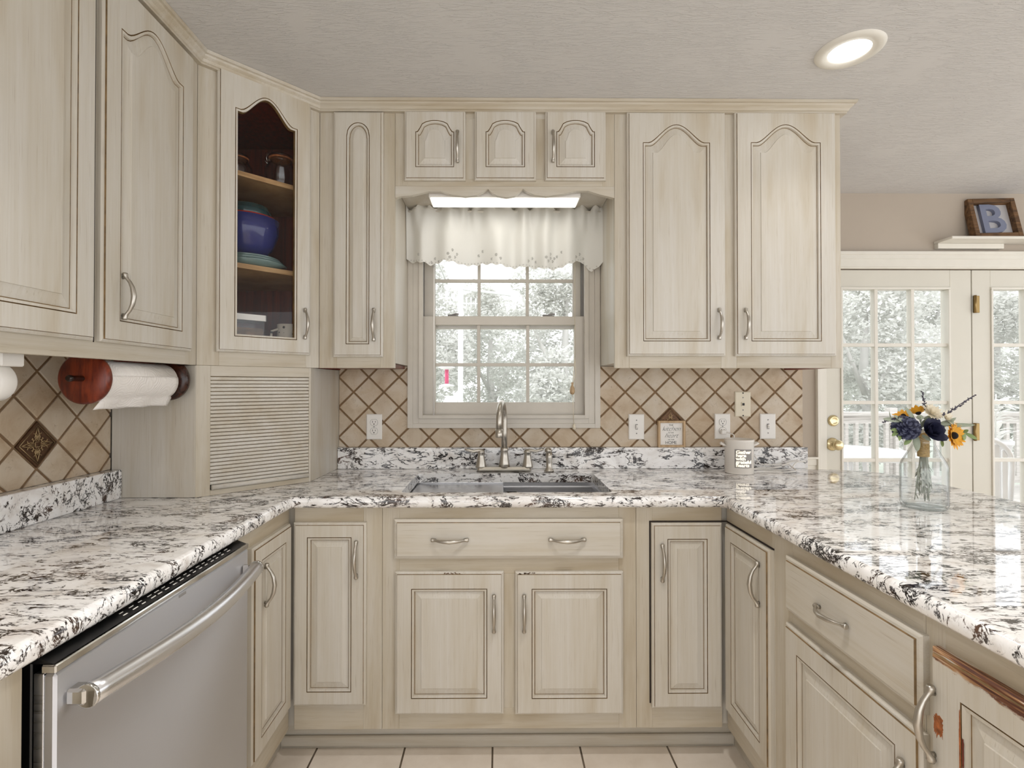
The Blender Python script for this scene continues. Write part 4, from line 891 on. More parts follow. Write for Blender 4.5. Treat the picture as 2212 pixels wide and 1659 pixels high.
pts = [(fx, fy, ZC + .10), (fx, fy, ZC + .17), (fx, fy, zc_)]
for i in range(1, 17):
    a = math.pi * i / 16; pts.append((fx + dx * (1 - math.cos(a)) / 2, fy - rad * (1 - math.cos(a)), zc_ + rad * math.sin(a)))
pts.append((fx + dx, fy - 2 * rad, zc_ - .03)); rr = [.0125] * 3 + [.012] * 16 + [.0125]
m.tube(pts, rr, 16); x, y, z = pts[-1]; m.lathe([(.0145, 0), (.0145, -.030), (.013, -.034), (.001, -.034)], (x, y, z + .004), 18); m.build('spout', 'nickel', fa)
for sg in (-1, 1):
    hx = fx + sg * .102; m = MB(); m.lathe([(.001, .018), (.024, .018), (.024, .024), (.021, .038), (.0155, .064), (.013, .078), (.0165, .084), (.0155, .091), (.001, .093)], (hx, fy, ZC), 20)
    hh_ = ZC + .090; m.tube([(hx - sg * .012, fy, hh_), (hx + sg * .01, fy - .002, hh_ + .002), (hx + sg * .035, fy - .006, hh_ - .001), (hx + sg * .058, fy - .010, hh_ + .005), (hx + sg * .07, fy - .012, hh_ + .009)], [.0085, .0105, .009, .008, .005], 10, flat=.7); m.build('lever_handle', 'nickel', fa)
sx = onY(1186, 1000, fy)[0]; m = MB(); m.lathe([(.001, 0), (.022, 0), (.020, .006), (.013, .016), (.0125, .04), (.014, .06), (.013, .085), (.001, .086)], (sx, fy, ZC + .0005), 20); m.ball((sx - .004, fy - .004, ZC + .092), .0155, 10, sq=(1, 1.2, .85)); tag(m.build('side_sprayer', 'nickel'), 'brushed nickel side sprayer standing right of the faucet', 'sprayer')
# ---------------------------------------------------------------- wall plates
def plate(name, px, py, label, cat, kind, mat='plate', grp=None):
    x, z = onY(px, py, -.016); pw, ph = .0355, .0575
    if kind == 'phone': pw, ph = .036, .057
    t = thing(name, label, cat, (x, -.0105, z - ph), grp)
    m = MB(); R0 = lambda d, y: [(x - pw + d, y, z - ph + d), (x + pw - d, y, z - ph + d), (x + pw - d, y, z + ph - d), (x - pw + d, y, z + ph - d)]
    m.loft([R0(0, -.0105), R0(0, -.0135), R0(.004, -.0165)]); m.build('cover_plate', mat, t)
    y = -.0166
    if kind == 'outlet':
        for sg in (-1, 1):
            zz = z + sg * .0195; pts = []
            for i in range(24):
                q = 2 * math.pi * i / 24; pts.append((x + .0165 * math.cos(q) if abs(math.cos(q)) < .85 else x + math.copysign(.014, math.cos(q)), zz + max(-.0135, min(.0135, .0165 * math.sin(q)))))
            m = MB(); m.loft([[(a, y, b) for a, b in pts], [(a, y - .0015, b) for a, b in pts]]); s = m.build('socket', mat, t)
            m = MB()
            m.box(x - .0072, y - .0018, zz - .001, x - .0052, y - .0016 + .001, zz + .008, 0, 0); m.box(x + .0052, y - .0018, zz, x + .0072, y - .0006, zz + .007, 0, 0); m.lathe([(.001, -.0018), (.0026, -.0018), (.0026, 0)], (x, y, zz - .0068), 10, axis='Y')
            m.build('slot', 'dark', s)
            m = MB(); k = [(x + math.cos(2 * math.pi * i / 24) * .0172, y - .0004, zz + max(-.0143, min(.0143, math.sin(2 * math.pi * i / 24) * .0172))) for i in range(25)]; m.tube(k, .0005, 4); m.build('seam', 'jamb', s)
        m = MB(); m.lathe([(.001, -.0012), (.003, -.001), (.003, 0)], (x, y, z), 10, axis='Y'); m.build('screw', 'jamb', t)
    elif kind == 'switch':
        m = MB(); m.box(x - .0055, y - .0008, z - .0125, x + .0055, y, z + .0125, 0, .0); m.build('slot', 'jamb', t)
        m = MB(); m.loft([[(x - .004, y, z - .010), (x + .004, y, z - .010), (x + .004, y, z + .004), (x - .004, y, z + .004)], [(x - .0035, y - .010, z + .002), (x + .0035, y - .010, z + .002), (x + .0035, y - .009, z + .009), (x - .0035, y - .009, z + .009)]]); m.build('toggle', mat, t)
        for sg in (-1, 1): m = MB(); m.lathe([(.001, -.0012), (.0028, -.001), (.0028, 0)], (x, y, z + sg * .030), 10, axis='Y'); m.build('screw', 'jamb', t)
    else:
        m = MB(); m.box(x - .008, y - .003, z - .009, x + .008, y, z + .010, 0, .001); s = m.build('jack', 'almond', t); m = MB(); m.box(x - .005, y - .0035, z - .006, x + .0055, y - .0028, z + .005, 0, 0); m.build('slot', 'dark', s)
        for sg, mt_ in ((-.052, 'dark'), (-.027, 'jamb'), (.03, 'jamb'), (.0505, 'dark')): m = MB(); m.lathe([(.001, -.0012), (.003, -.001), (.003, 0)], (x, y, z + sg), 10, axis='Y'); m.build('screw', mt_, t)
    return t
plate('power_outlet', 808, 922, 'white double power outlet on tiles left of sink window', 'outlet', 'outlet')
plate('light_switch', 1375, 922, 'white toggle switch plate left of the little kitchen sign', 'switch', 'switch')
plate('power_outlet', 1561, 921, 'white double power outlet with a plug in it behind the candle warmer', 'outlet', 'outlet')
plate('phone_jack', 1605, 873, 'almond phone jack plate set highest on the right tiles', 'jack', 'phone', 'almond')
plate('light_switch', 1659, 921, 'white toggle switch plate at right end of the tiles', 'switch', 'switch')
# ---------------------------------------------------------------- paper towel holder
ph = thing('paper_towel_holder', 'turned dark red wooden paper towel holder under left wall cabinet', 'holder', (-1.085, -.83, 1.25))
pcx, pcy0, pcy1, pcz, pr_ = -1.085, -1.0, -.66, 1.316, .0675
m = MB(); m.lathe([(.001, 0), (pr_ - .006, 0), (pr_, .005), (pr_, .016), (pr_ - .004, .020), (.001, .020)], (pcx, pcy0, pcz), 48, axis='Y'); m.build('end_disc', 'redwood', ph)
m = MB(); m.lathe([(.001, 0), (pr_ - .008, 0), (pr_, .008), (pr_, .020), (pr_ - .006, .026), (.001, .026)], (pcx, pcy1 - .005, pcz), 48, axis='Y'); tag(m.build('end_disc', 'darkwood', ph), 'darker carved end disc')
m = MB(); m.tube([(pcx, pcy0 - .045, pcz), (pcx, pcy0 - .040, pcz), (pcx, pcy0 - .03, pcz), (pcx, pcy1, pcz)], [.006, .009, .0075, .0075], 14); m.build('dowel', 'darkwood', ph)
m = MB(); m.box(pcx - .03, pcy0 + .02, 1.383, pcx + .03, pcy1, 1.3955, 0, .002); m.build('mounting_bar', 'redwood', ph)
pt = thing('paper_towel_roll', 'white quilted paper towel roll with a loose hanging sheet', 'paper towels', (pcx, -.83, 1.25))
rr_ = .056
m = MB(); m.lathe([(.02, 0), (rr_, 0), (rr_, .285), (.02, .285), (.02, 0)], (pcx, pcy0 + .025, pcz - .006), 48, axis='Y', caps=False); m.build('roll', 'paper', pt)
m = MB(); rows = []
for i in range(14):
    a = -.35 - 1.2 * i / 13; rows.append((pcx + (rr_ + .0012) * math.cos(a + .6), pcz - .006 + (rr_ + .0012) * math.sin(a + .6)))
lx, lz_ = rows[-1]
for k in range(1, 6): rows.append((lx - .003 * k, lz_ - .006 * k))
rings = [[(x + (.004 * math.sin(j * .9) if i > 13 else 0), pcy0 + .025 + .285 * j / 16 - (.012 * (i - 13) / 5 * (1 - j / 16) if i > 13 else 0), z + (.0012 * math.sin(j * 1.1) if i == 18 else 0)) for j in range(17)] for i, (x, z) in enumerate(rows)]
m.loft(rings, sm=True, closed=False, caps=False); o = m.build('loose_sheet', 'paper', pt); sm_ = o.modifiers.new('s', 'SOLIDIFY'); sm_.thickness = .0006
# white round appliance end, not a lamp, at the left picture edge
cx_, cz_ = -1.10, 1.296; yy = hit(-18, 800, (-1.10, 0, 0), (1, 0, 0)).y
wo = thing('under_cabinet_fitting', 'round white plastic fitting under left wall cabinet at the picture edge', 'fitting', (-1.1, yy, 1.25))
m = MB(); m.lathe([(.001, -.02), (.038, -.02), (.042, -.014), (.042, .014), (.038, .02), (.001, .02)], (-1.10, yy, 1.306), 32, axis='Y'); m.build('round_head', 'plate', wo); m = MB(); m.box(-1.125, yy - .02, 1.340, -1.06, yy + .035, 1.3955, 0, .003); m.build('bracket', 'plate', wo)
# ---------------------------------------------------------------- little kitchen sign
sx0, sz1 = onY(1422, 909, -.030); sx1, _ = onY(1481, 909, -.030)
sg_ = thing('kitchen_sign', 'small square wood-framed kitchen sign standing on the granite upstand', 'sign', ((sx0 + sx1) / 2, -.02, ZS))
zs0 = ZS + .0005; fwid = .010; m = MB()
m.box(sx0, -.031, zs0, sx0 + fwid, -.0115, sz1); m.box(sx1 - fwid, -.031, zs0, sx1, -.0115, sz1); m.box(sx0 + fwid, -.031, zs0, sx1 - fwid, -.0115, zs0 + fwid); m.box(sx0 + fwid, -.031, sz1 - fwid, sx1 - fwid, -.0115, sz1); m.build('frame', 'oakframe', sg_)
m = MB(); m.box(sx0 + fwid, -.018, zs0 + fwid, sx1 - fwid, -.0115, sz1 - fwid, 0, 0); m.build('sign_board', 'plate', sg_)
sc_x = (sx0 + sx1) / 2; hgt = sz1 - zs0
for body, size, fz, shear in (('THE', .012, .80, 0), ('kitchen', .030, .62, .45), ('IS THE', .009, .52, 0), ('heart', .030, .36, .45), ('OF THE', .009, .26, 0), ('HOME', .019, .12, 0)):
    put_text('lettering', textmesh(body, size, .0003, shear, -.0007 if shear else -.0002, 'CENTER', .95), 'inkgrey' if 'inkgrey' in M else 'dark', sg_, (0, .02 - .0187, fz * hgt), (R(90), 0, 0))
# ---------------------------------------------------------------- candle warmer
wx, wy, wr = 1.035, -.145, .058; wz1 = onY(1597, 948, wy)[1]
M['enamel'] = plain('cream_enamel', (232, 226, 218), .22, var=.01)
wm = thing('candle_warmer', 'white enamel pot wax warmer with glowing words on worktop', 'warmer', (wx, wy, ZC))
m = MB(); hW = wz1 - ZC
m.lathe([(.001, .0005), (wr - .004, .0005), (wr, .004), (wr, hW - .012), (wr + .002, hW - .008), (wr + .002, hW), (wr - .003, hW), (wr - .005, hW - .01), (wr - .012, hW - .014), (.001, hW - .016)], (wx, wy, ZC), 48); m.build('pot_body', 'enamel', wm)
for sg in (-1, 1):
    m = MB(); zz = ZC + hW - .026; m.tube([(wx + sg * (wr - .002), wy, zz - .004), (wx + sg * (wr + .012), wy - .004, zz + .002), (wx + sg * (wr + .022), wy - .004, zz + .007), (wx + sg * (wr + .020), wy + .004, zz + .010), (wx + sg * (wr - .002), wy + .01, zz + .002)], .0055, 8); m.build('handle', 'enamel', wm)
M['slate'] = plain('grey_label', (150, 146, 142), .5)
a0_, a1_ = -math.pi / 2 - math.atan2(wx, 2.2) * 0 - .62 - .12, -math.pi / 2 + .62 - .12
zl0, zl1 = ZC + .030, ZC + .108; m = MB(); rings = []
for i in range(17):
    a = a0_ + (a1_ - a0_) * i / 16; rings.append([(wx + (wr + o) * math.cos(a), wy + (wr + o) * math.sin(a), z) for o, z in ((.0002, zl0), (.0010, zl0), (.0010, zl1), (.0002, zl1))])
m.loft(rings); m.build('label_panel', 'slate', wm)
me = textmesh('Gather\nhere\nwith\ngrateful\nhearts', .0185, .0006, 0, .0006, 'LEFT', .95, .74)
xs = [v.co.x for v in me.vertices]; ys = [v.co.y for v in me.vertices]; cx2 = (min(xs) + max(xs)) / 2; cy2 = (min(ys) + max(ys)) / 2; ac = (a0_ + a1_) / 2
kx_ = .064 / (max(xs) - min(xs)); ky_ = .070 / (max(ys) - min(ys))
for v in me.vertices:
    a = ac + (v.co.x - cx2) * kx_ / wr; r = wr + .0014 + v.co.z; v.co = Vector((r * math.cos(a), r * math.sin(a), (zl0 + zl1) / 2 - ZC + (v.co.y - cy2) * ky_))
put_text('lettering', me, 'glow', wm, (0, 0, 0), (0, 0, 0))
ox_, oz_ = onY(1561, 933, -.02)
m = MB(); m.box(ox_ - .011, -.036, oz_ - .010, ox_ + .013, -.0184, oz_ + .010, 0, .003); pgm = m
m = MB(); zq = ZC + .0045
def bez(P, n=10):
    out = []
    for i in range(len(P) - 1):
        p0 = Vector(P[max(i - 1, 0)]); p1 = Vector(P[i]); p2 = Vector(P[i + 1]); p3 = Vector(P[min(i + 2, len(P) - 1)])
        for k in range(n):
            t = k / n; out.append(.5 * ((2 * p1) + (p2 - p0) * t + (2 * p0 - 5 * p1 + 4 * p2 - p3) * t * t + (3 * p1 - p0 - 3 * p2 + p3) * t ** 3))
    return out + [Vector(P[-1])]
m.tube(bez([(ox_ + .012, -.034, oz_), (ox_ + .022, -.045, oz_ - .004), (ox_ + .034, -.06, oz_ - .016), (wx - .0, -.075, ZC + .10), (wx + .05, -.075, ZC + .09), (wx + .085, -.06, ZC + .085), (wx + .112, -.06, ZC + .06), (wx + .130, -.06, ZC + .03), (wx + .165, -.06, ZC + .022), (wx + .26, -.055, ZC + .022), (wx + .27, -.07, zq), (wx + .20, -.10, zq), (wx + .10, -.09, zq), (wx + .065, -.10, zq)]), .0028, 8)
m.tube(bez([(wx + .06, -.13, zq + .004), (wx + .10, -.09, zq + .006), (wx + .2, -.07, zq + .006), (wx + .28, -.05, zq + .028), (wx + .315, -.045, zq + .034)]), .0028, 8)
m.tube(bez([(wx + .06, -.15, zq), (wx + .12, -.14, zq), (wx + .2, -.15, zq), (wx + .26, -.12, zq), (wx + .27, -.08, zq + .01), (wx + .30, -.06, zq + .028), (wx + .345, -.05, zq + .03)]), .0028, 8)
pl = m.build('power_cord', 'plate', wm); pgm.build('plug', 'plate', pl)
# ---------------------------------------------------------------- jar with flowers
jx, jy = 1.314, -.768
jz1 = onY(2000, 962, jy)[1]; JH = jz1 - ZC; print('jar h', JH)
m = MB(); JR = .0605
pf = [(.001, .0005), (JR * .82, .0005), (JR * .95, .005), (JR, .016), (JR, .128), (JR * .93, .142), (JR * .50, .192), (.027, .200), (.0265, .212), (.030, .215), (.030, .219), (.024, .219), (.0235, .200), (JR * .46, .190), (JR * .88, .142), (JR * .955, .128), (JR * .955, .018), (JR * .85, .011), (.001, .013)]
m.lathe(pf, (jx, jy, ZC), 56, caps=False); tag(m.build('glass_jar', 'jarglass'), 'clear glass jar on the peninsula holding the flowers', 'jar')
bq = thing('flower_bouquet', 'bouquet of sunflowers, navy blooms and greenery standing in the glass jar', 'flowers', (jx, jy, ZC + .014))
M['navy'] = plain('navy_petal', (38, 40, 66), .55, var=.25, sc=60); M['navy2'] = plain('slate_petal', (92, 96, 120), .6, var=.2, sc=60)
M['yellow'] = plain('yellow_petal', (232, 166, 40), .6, var=.12, sc=50); M['cream'] = plain('cream_petal', (232, 222, 200), .7); M['sage'] = plain('sage_leaf', (158, 166, 146), .6, var=.15, sc=40); M['green'] = plain('green_leaf', (138, 158, 104), .55, var=.15, sc=40)
M['seed'] = plain('dark_seedhead', (24, 18, 18), .9); M['twine'] = plain('jute_twine', (186, 156, 104), .9, var=.25, sc=200); M['stem'] = plain('grey_green_stem', (176, 182, 170), .7, var=.15); M['lav'] = plain('lavender', (84, 80, 92), .8)
def frame(n):
    n = Vector(n).normalized(); a = Vector((0, 0, 1)) if abs(n.z) < .9 else Vector((1, 0, 0)); u = a.cross(n).normalized(); return u, n.cross(u), n
def petal(m, c, d, nrm, L, Wd, curl=.2, mi=0, n=5, tip=.1, rnd_=False):
    c = Vector(c); d = Vector(d).normalized(); nrm = Vector(nrm); nrm = (nrm - d * nrm.dot(d)).normalized(); s = d.cross(nrm); rows = []
    for i in range(n + 1):
        t = i / n; w = (Wd * math.sqrt(max(.01, 1 - (2 * (t * .92 + .05) - 1) ** 2)) if rnd_ else Wd * (math.sin(math.pi * min(1, t * .85 + .1)) ** .8) * (1 if i < n else tip)); p = c + d * L * t + nrm * curl * L * (t * t)
        rows.append([p - s * w / 2 + nrm * w * .12, p, p + s * w / 2 + nrm * w * .12])
    m.loft(rows, mi, True, False, False)
def bloom(name, c, n, layers, mats, center=None, label=None):
    u, v, n = frame(n); m = MB(); c = Vector(c); rnd = random.Random(int(c.x * 1e4))
    for cnt, r0, L, Wd, tilt, curl, mi in layers:
        for k in range(cnt):
            a = 2 * math.pi * k / cnt + rnd.random() * .25; d = u * math.cos(a) + v * math.sin(a); dd_ = d * math.cos(tilt) + n * math.sin(tilt)
            petal(m, c + d * r0 + n * r0 * .15, dd_, n, L * (.88 + .24 * rnd.random()), Wd, curl, mi, 6, .1, name in ('rose', 'dahlia'))
    o = m.build(name, mats, bq, recalc=False); 
    if label: o['label'] = label
    if center: 
        mm = MB(); mm.ball(c + n * .003, center[0], 8, sq=(1, 1, 1)); mm.build('flower_centre', center[1], o)
    return o
def BP(px, py, dy=0): x, z = onY(px, py, jy + dy); return Vector((x, jy + dy, z))
c = BP(1957, 924, -.02); u, v, n = frame((-.3, -.8, .5)); m = MB(); rnd = random.Random(2); RD = .031
for j in range(9):
    th = R(8 + j * 12); cnt = max(5, int(2 * math.pi * math.sin(th) * RD / .0085))
    for k in range(cnt):
        a = 2 * math.pi * (k + .5 * (j % 2)) / cnt + rnd.random() * .1; d = u * math.cos(a) + v * math.sin(a); out_ = d * math.sin(th) + n * math.cos(th) * .75; tg = d * math.cos(th) - n * math.sin(th) * .75
        petal(m, c + out_ * RD * .86 - tg * .004, tg * .55 + out_ * .8, out_ * .6 - tg, .0125, .0115, .15, (j + k) % 2, 4, .1, True)
m.ball(tuple(c), RD * .8, 10, 1, (1, .8, 1)); o = m.build('dahlia', ['navy2', 'navy'], bq, recalc=False); o['label'] = 'slate blue many-petalled bloom'
c = BP(2007, 932, -.035); bloom('rose', c, (.1, -.95, .35), [(7, .004, .036, .036, .1, .5, 0), (6, .004, .030, .034, .5, .6, 0), (5, .003, .024, .028, .9, .4, 0), (4, .002, .019, .018, 1.25, .1, 0)], ['navy', 'navy'], (.008, 'navy2'), 'dark navy rose')
c = BP(2058, 941, -.028); bloom('sunflower', c, (.32, -.9, .12), [(18, .008, .034, .013, .12, .1, 0), (15, .008, .029, .012, .3, .15, 0)], ['yellow'], (.011, 'seed'))
c = BP(1952, 900, .0); bloom('sunflower', c, (-.5, -.2, .9), [(13, .006, .022, .011, .35, .1, 0)], ['yellow'], (.007, 'seed'))
c = BP(1984, 893, .01); bloom('sunflower', c, (.1, .5, .8), [(14, .006, .026, .012, .5, .1, 0)], ['yellow'], (.008, 'seed'))
c = BP(2011, 893, -.022); bloom('cream_flower', c, (.05, -.8, .6), [(18, .002, .030, .009, .2, .15, 0), (16, .002, .026, .008, .6, .1, 0), (11, .001, .021, .007, 1.0, .1, 0)], ['cream'])
c = BP(2042, 905, -.02); bloom('cream_flower', c, (.4, -.8, .5), [(14, .002, .028, .007, .3, .15, 0), (10, .002, .018, .006, .8, .1, 0)], ['cream'])
c = BP(1935, 920, .0); bloom('cream_flower', c, (-.8, -.4, .4), [(9, .002, .016, .006, .4, .15, 0)], ['cream'])
def leaf(px, py, qx, qy, wd, mat, dy=-.02, curl=.12, fold=.2):
    a = BP(px, py, dy); b = BP(qx, qy, dy - .012); m = MB(); d = b - a; m2 = (0, -1, .4)
    petal(m, a, d, m2, d.length, wd, curl, n=8, tip=.05); o = m.build('leaf', mat, bq, recalc=False); s = o.modifiers.new('s', 'SOLIDIFY'); s.thickness = .0006
for L_ in ((1955, 908, 1901, 907, .016, 'sage'), (1962, 915, 1925, 898, .014, 'sage'), (1975, 905, 1950, 881, .018, 'sage'), (1980, 900, 1995, 905, .018, 'sage'), (1978, 938, 1978, 976, .022, 'sage'), (1985, 935, 1956, 938, .013, 'cream'), (1985, 935, 1997, 926, .013, 'cream'), (1944, 928, 1921, 930, .011, 'green'), (1942, 930, 1924, 943, .012, 'green'), (1944, 932, 1941, 953, .012, 'green'), (1958, 936, 1960, 945, .011, 'green'),
           (2038, 918, 2102, 920, .013, 'sage'), (2030, 916, 2060, 912, .016, 'sage'), (2086, 936, 2109, 950, .014, 'green'), (2083, 934, 2080, 952, .012, 'green'), (2080, 934, 2092, 928, .010, 'green'), (2035, 950, 2034, 966, .010, 'green'), (1925, 905, 1918, 888, .004, 'sage'), (2000, 915, 2003, 900, .012, 'sage'), (1990, 912, 1982, 902, .02, 'sage'), (1988, 925, 1996, 905, .016, 'sage'), (1992, 940, 2010, 953, .014, 'sage'), (1996, 905, 2020, 900, .014, 'sage'), (1970, 945, 1950, 962, .014, 'green'), (2030, 925, 2064, 902, .012, 'sage')): leaf(*L_)
def sprig(p0, p1, n, dy=-.01):
    a, b = BP(*p0, dy), BP(*p1, dy); m = MB(); m.tube([a, (a + b) / 2 + Vector((0, 0, .002)), b], .0009, 5); rnd = random.Random(n)
    for i in range(n):
        t = (i + .5) / n; p = a + (b - a) * t
        for k in range(3):
            d = (b - a).normalized() + Vector((rnd.uniform(-1, 1), rnd.uniform(-1, 1), rnd.uniform(-1, 1))) * .9; petal(m, p, d, (0, -1, 0), .008 * (1.2 - .5 * t), .0035, .1, n=3)
    m.build('lavender_sprig', 'lav', bq, recalc=False)
sprig((2000, 890), (1992, 846), 14); sprig((2043, 895), (2106, 853), 20); sprig((1950, 898), (1908, 912), 14, -.03); sprig((2022, 905), (2040, 893), 10, -.03)
m = MB(); wz0, wz2 = BP(2002, 985).z, BP(2002, 948).z; N = 12
for k in range(N): z = wz0 + (wz2 - wz0) * k / (N - 1); m.lathe([(.0135 + .0015, z - .0015), (.0135 + .003, z), (.0135 + .0015, z + .0015)], (jx - .001, jy, 0), 20, caps=False)
m.lathe([(.013, wz0 - .002), (.015, wz0), (.0155, wz2 + .01), (.010, wz2 + .02)], (jx - .001, jy, 0), 20); m.build('twine_wrap', 'twine', bq)
m = MB(); rnd = random.Random(11)
for k in range(15):
    a = 2 * math.pi * k / 15; r = .008; q = .010 + rnd.random() * .022; p0 = Vector((jx + r * math.cos(a), jy + r * math.sin(a), wz0)); p1 = Vector((jx + q * math.cos(a), jy + q * math.sin(a), ZC + .022 + rnd.random() * .045)); m.tube([p0, (p0 + p1) / 2 + Vector((0, 0, .004)), p1], [.0022, .0018, .0012], 6)
    for j in range(4):
        t = .3 + .18 * j; p = p0 + (p1 - p0) * t; petal(m, p, Vector((math.cos(a + j), math.sin(a + j), -2.2)), (math.cos(a), math.sin(a), .2), .022, .006, .1)
m.build('stem_bundle', 'stem', bq, recalc=False)
# ---------------------------------------------------------------- lamps
def downlight(x, y, label, cat='ceiling light'):
    t = thing('recessed_light', label, cat, (x, y, CEIL - .012)); m = MB()
    m.lathe([(.062, -.001), (.064, -.007), (.092, -.010), (.101, -.004), (.103, -.0005)], (x, y, CEIL), 40, caps=False); m.build('trim_ring', 'white', t)
    m = MB(); m.lathe([(.001, -.0035), (.063, -.0035), (.063, -.001)], (x, y, CEIL), 32, caps=False); m.build('lamp_face', 'bulb', t)
    area('downlight_lamp', (x, y, CEIL - .014), (0, 0, 0), .12, .12, CAN_W if y < -1 else .8, (1, .97, .93), 'DISK', 100)
lx_, ly_ = onZ(1835, 113, CEIL - .008); print('can', lx_, ly_)
CANS[0] = (lx_, ly_)
downlight(lx_, ly_, 'white recessed ceiling downlight, lit, above the peninsula')
for i, (x, y) in enumerate(CANS[1:]): downlight(x, y, ['lit recessed downlight in ceiling above the left worktop aisle', 'lit recessed downlight in ceiling above the middle of the aisle', 'added recessed fill downlight in ceiling above the peninsula end behind camera', 'added recessed fill downlight in ceiling of the dining side', 'added recessed fill downlight in ceiling farthest behind camera'][i])  # last three are unseen lamps, added for even fill light
# light fitting above window
fx0, _ = onY(930, 430, -.2); fx1, _ = onY(1249, 430, -.2); fl = thing('sink_light', 'slim lit fluorescent fitting under the cabinet above sink window', 'light', ((fx0 + fx1) / 2, -.2, 2.03))
zl_ = 2.0925; m = MB(); m.box(fx0, -.265, zl_ - .029, fx1, -.160, zl_, 0, .003); m.build('housing', 'plate', fl)
m = MB(); m.box(fx0 + .006, -.262, zl_ - .037, fx1 - .006, -.163, zl_ - .0292, 0, .003); m.build('diffuser', 'tube', fl)
area('sink_lamp', ((fx0 + fx1) / 2, -.21, zl_ - .040), (0, 0, 0), .6, .08, .5, (1, .97, .90))
# ---------------------------------------------------------------- cafe curtain
cv = thing('valance_curtain', 'short gathered white cotton valance with cutwork hem across sink window', 'curtain', (.026, -.07, 1.66))
yc_ = -.075; zrod = onY(1090, 455, yc_)[1]; cx0, _ = onY(877, 500, yc_); cx1, _ = onY(1303, 500, yc_)
def hem(x):
    px = 877 + (x - cx0) / (cx1 - cx0) * 426
    K = [(877, 560), (905, 566), (930, 572), (960, 566), (1000, 572), (1040, 568), (1075, 576), (1110, 578), (1150, 575), (1185, 584), (1215, 578), (1240, 568), (1255, 562), (1268, 572), (1282, 584), (1303, 566)]
    for (a, b), (c_, d) in zip(K, K[1:]):
        if a <= px <= c_: return onY(px, b + (d - b) * (px - a) / (c_ - a), yc_)[1]
    return onY(px, 566, yc_)[1]
def fold(x, t):
    a = (x - cx0) * 1.0; w = .35 + .65 * t
    gath = math.sin(a * 95 + 1.5 * math.sin(a * 23)) * .0045 * max(0, 1 - t * 2.2) + math.sin(a * 47 + 2 * math.sin(a * 11)) * .011 * (.5 + .5 * t) + math.sin(a * 24 + 1) * .008 * t
    return gath * 2.1
NX, NZ = 340, 26; rows = []; hz1 = zrod + .022
def crow(t, z_of, ex=0): return [(cx0 + (cx1 - cx0) * i / NX, yc_ + fold(cx0 + (cx1 - cx0) * i / NX, t), z_of(cx0 + (cx1 - cx0) * i / NX)) for i in range(NX + 1)]
for k in range(4):
    s_ = k / 3; rows.append([(p[0] + .003 * math.sin(p[0] * 130) * (1 - s_), p[1] + .016 * math.sin(p[0] * 95 + 1.1) * (1 - s_), p[2]) for p in crow(0, lambda x, s_=s_: zrod + .006 + (.015 + .008 * math.sin(x * 71) + .006 * math.sin(x * 163 + 1)) * (1 - s_))])
for k in range(NZ + 1):
    t = k / NZ; rows.append(crow(t, lambda x, t=t: zrod + (hem(x) + .0035 * math.sin(x * 150) - zrod) * t))
m = MB(); m.loft(rows, sm=True, closed=False, caps=False); cu = m.build('curtain_panel', 'curtain', cv, recalc=False)
m = MB(); m.tube([(-.413, yc_ + .016, zrod + .001), (.4635, yc_ + .016, zrod + .001)], .005, 10); m.build('curtain_rod', 'white', cv)
m = MB()
def ring(px, py, r=.0042):
    x, z = onY(px, py, yc_); t = (zrod - z) / (zrod - hem(x)); y = yc_ + fold(x, t) - .0012
    for k in range(5):
        a = 2 * math.pi * k / 5; q = (x + r * math.cos(a), z + r * math.sin(a)); m.tube([(q[0] + .0021 * math.cos(b), y, q[1] + .0021 * math.sin(b)) for b in [2 * math.pi * j / 7 for j in range(8)]], .00045, 4)
for cxp, cyp, n_ in ((978, 545, 5), (940, 560, 4), (1043, 543, 2), (1072, 556, 3), (1150, 557, 3), (1188, 552, 6), (1213, 548, 2), (1252, 550, 3), (905, 552, 1)):
    offs = [(0, 0), (-9, 8), (9, 8), (-5, 16), (5, 15), (0, 9)]
    for k in range(n_): ring(cxp + offs[k][0], cyp + offs[k][1] - 2)
for px in range(885, 1298, 7):
    x, _ = onY(px, 560, yc_); z = hem(x) + .007; t = .95; m.tube([(x + .0026 * math.cos(b), yc_ + fold(x, t) - .0012, z + .0026 * math.sin(b)) for b in [2 * math.pi * j / 7 for j in range(8)]], .0004, 4)
m.build('cutwork_embroidery', 'thread', cv, recalc=False)
# ---------------------------------------------------------------- ledge shelf and framed letter B
sx0 = onY(2060, 520, YD - .1)[0]; zsh = onY(2100, 511, YD - .11)[1]
ls = thing('wall_ledge', 'white picture ledge on dining wall above the french doors', 'shelf', (sx0 + .3, YD, zsh - .04))
m = MB(); m.box(sx0 - .03, YD - .125, zsh - .015, sx0 + .72, YD, zsh, 0, .003); m.build('ledge_board', 'white', ls)
m = MB(); m.box(sx0 - .028, YD - .030, zsh - .046, sx0 + .36, YD, zsh - .0155, 0, .002); m.build('support_rail', 'white', ls)
bw = (onY(2190, 470, YD - .06)[0] - onY(2092, 470, YD - .06)[0]); bh = onY(2140, 425, YD - .05)[1] - zsh; bxc = onY(2150, 470, YD - .06)[0]; print('B', bw, bh, zsh)
fb = thing('framed_letter', 'rustic wood frame holding a grey letter B, leaning on the white ledge', 'picture', (bxc, YD - .07, zsh))
bw = .258; bh = .248
LEAN, ROLLY = R(-14), R(0)
def lean(o): o.rotation_euler = (LEAN, 0, R(-4)); return o
def loc_build(m, name, mat): o = m.build(name, mat, fb, local=True); lean(o); o.location = (0, 0, .001); return o
m = MB(); f_ = .026
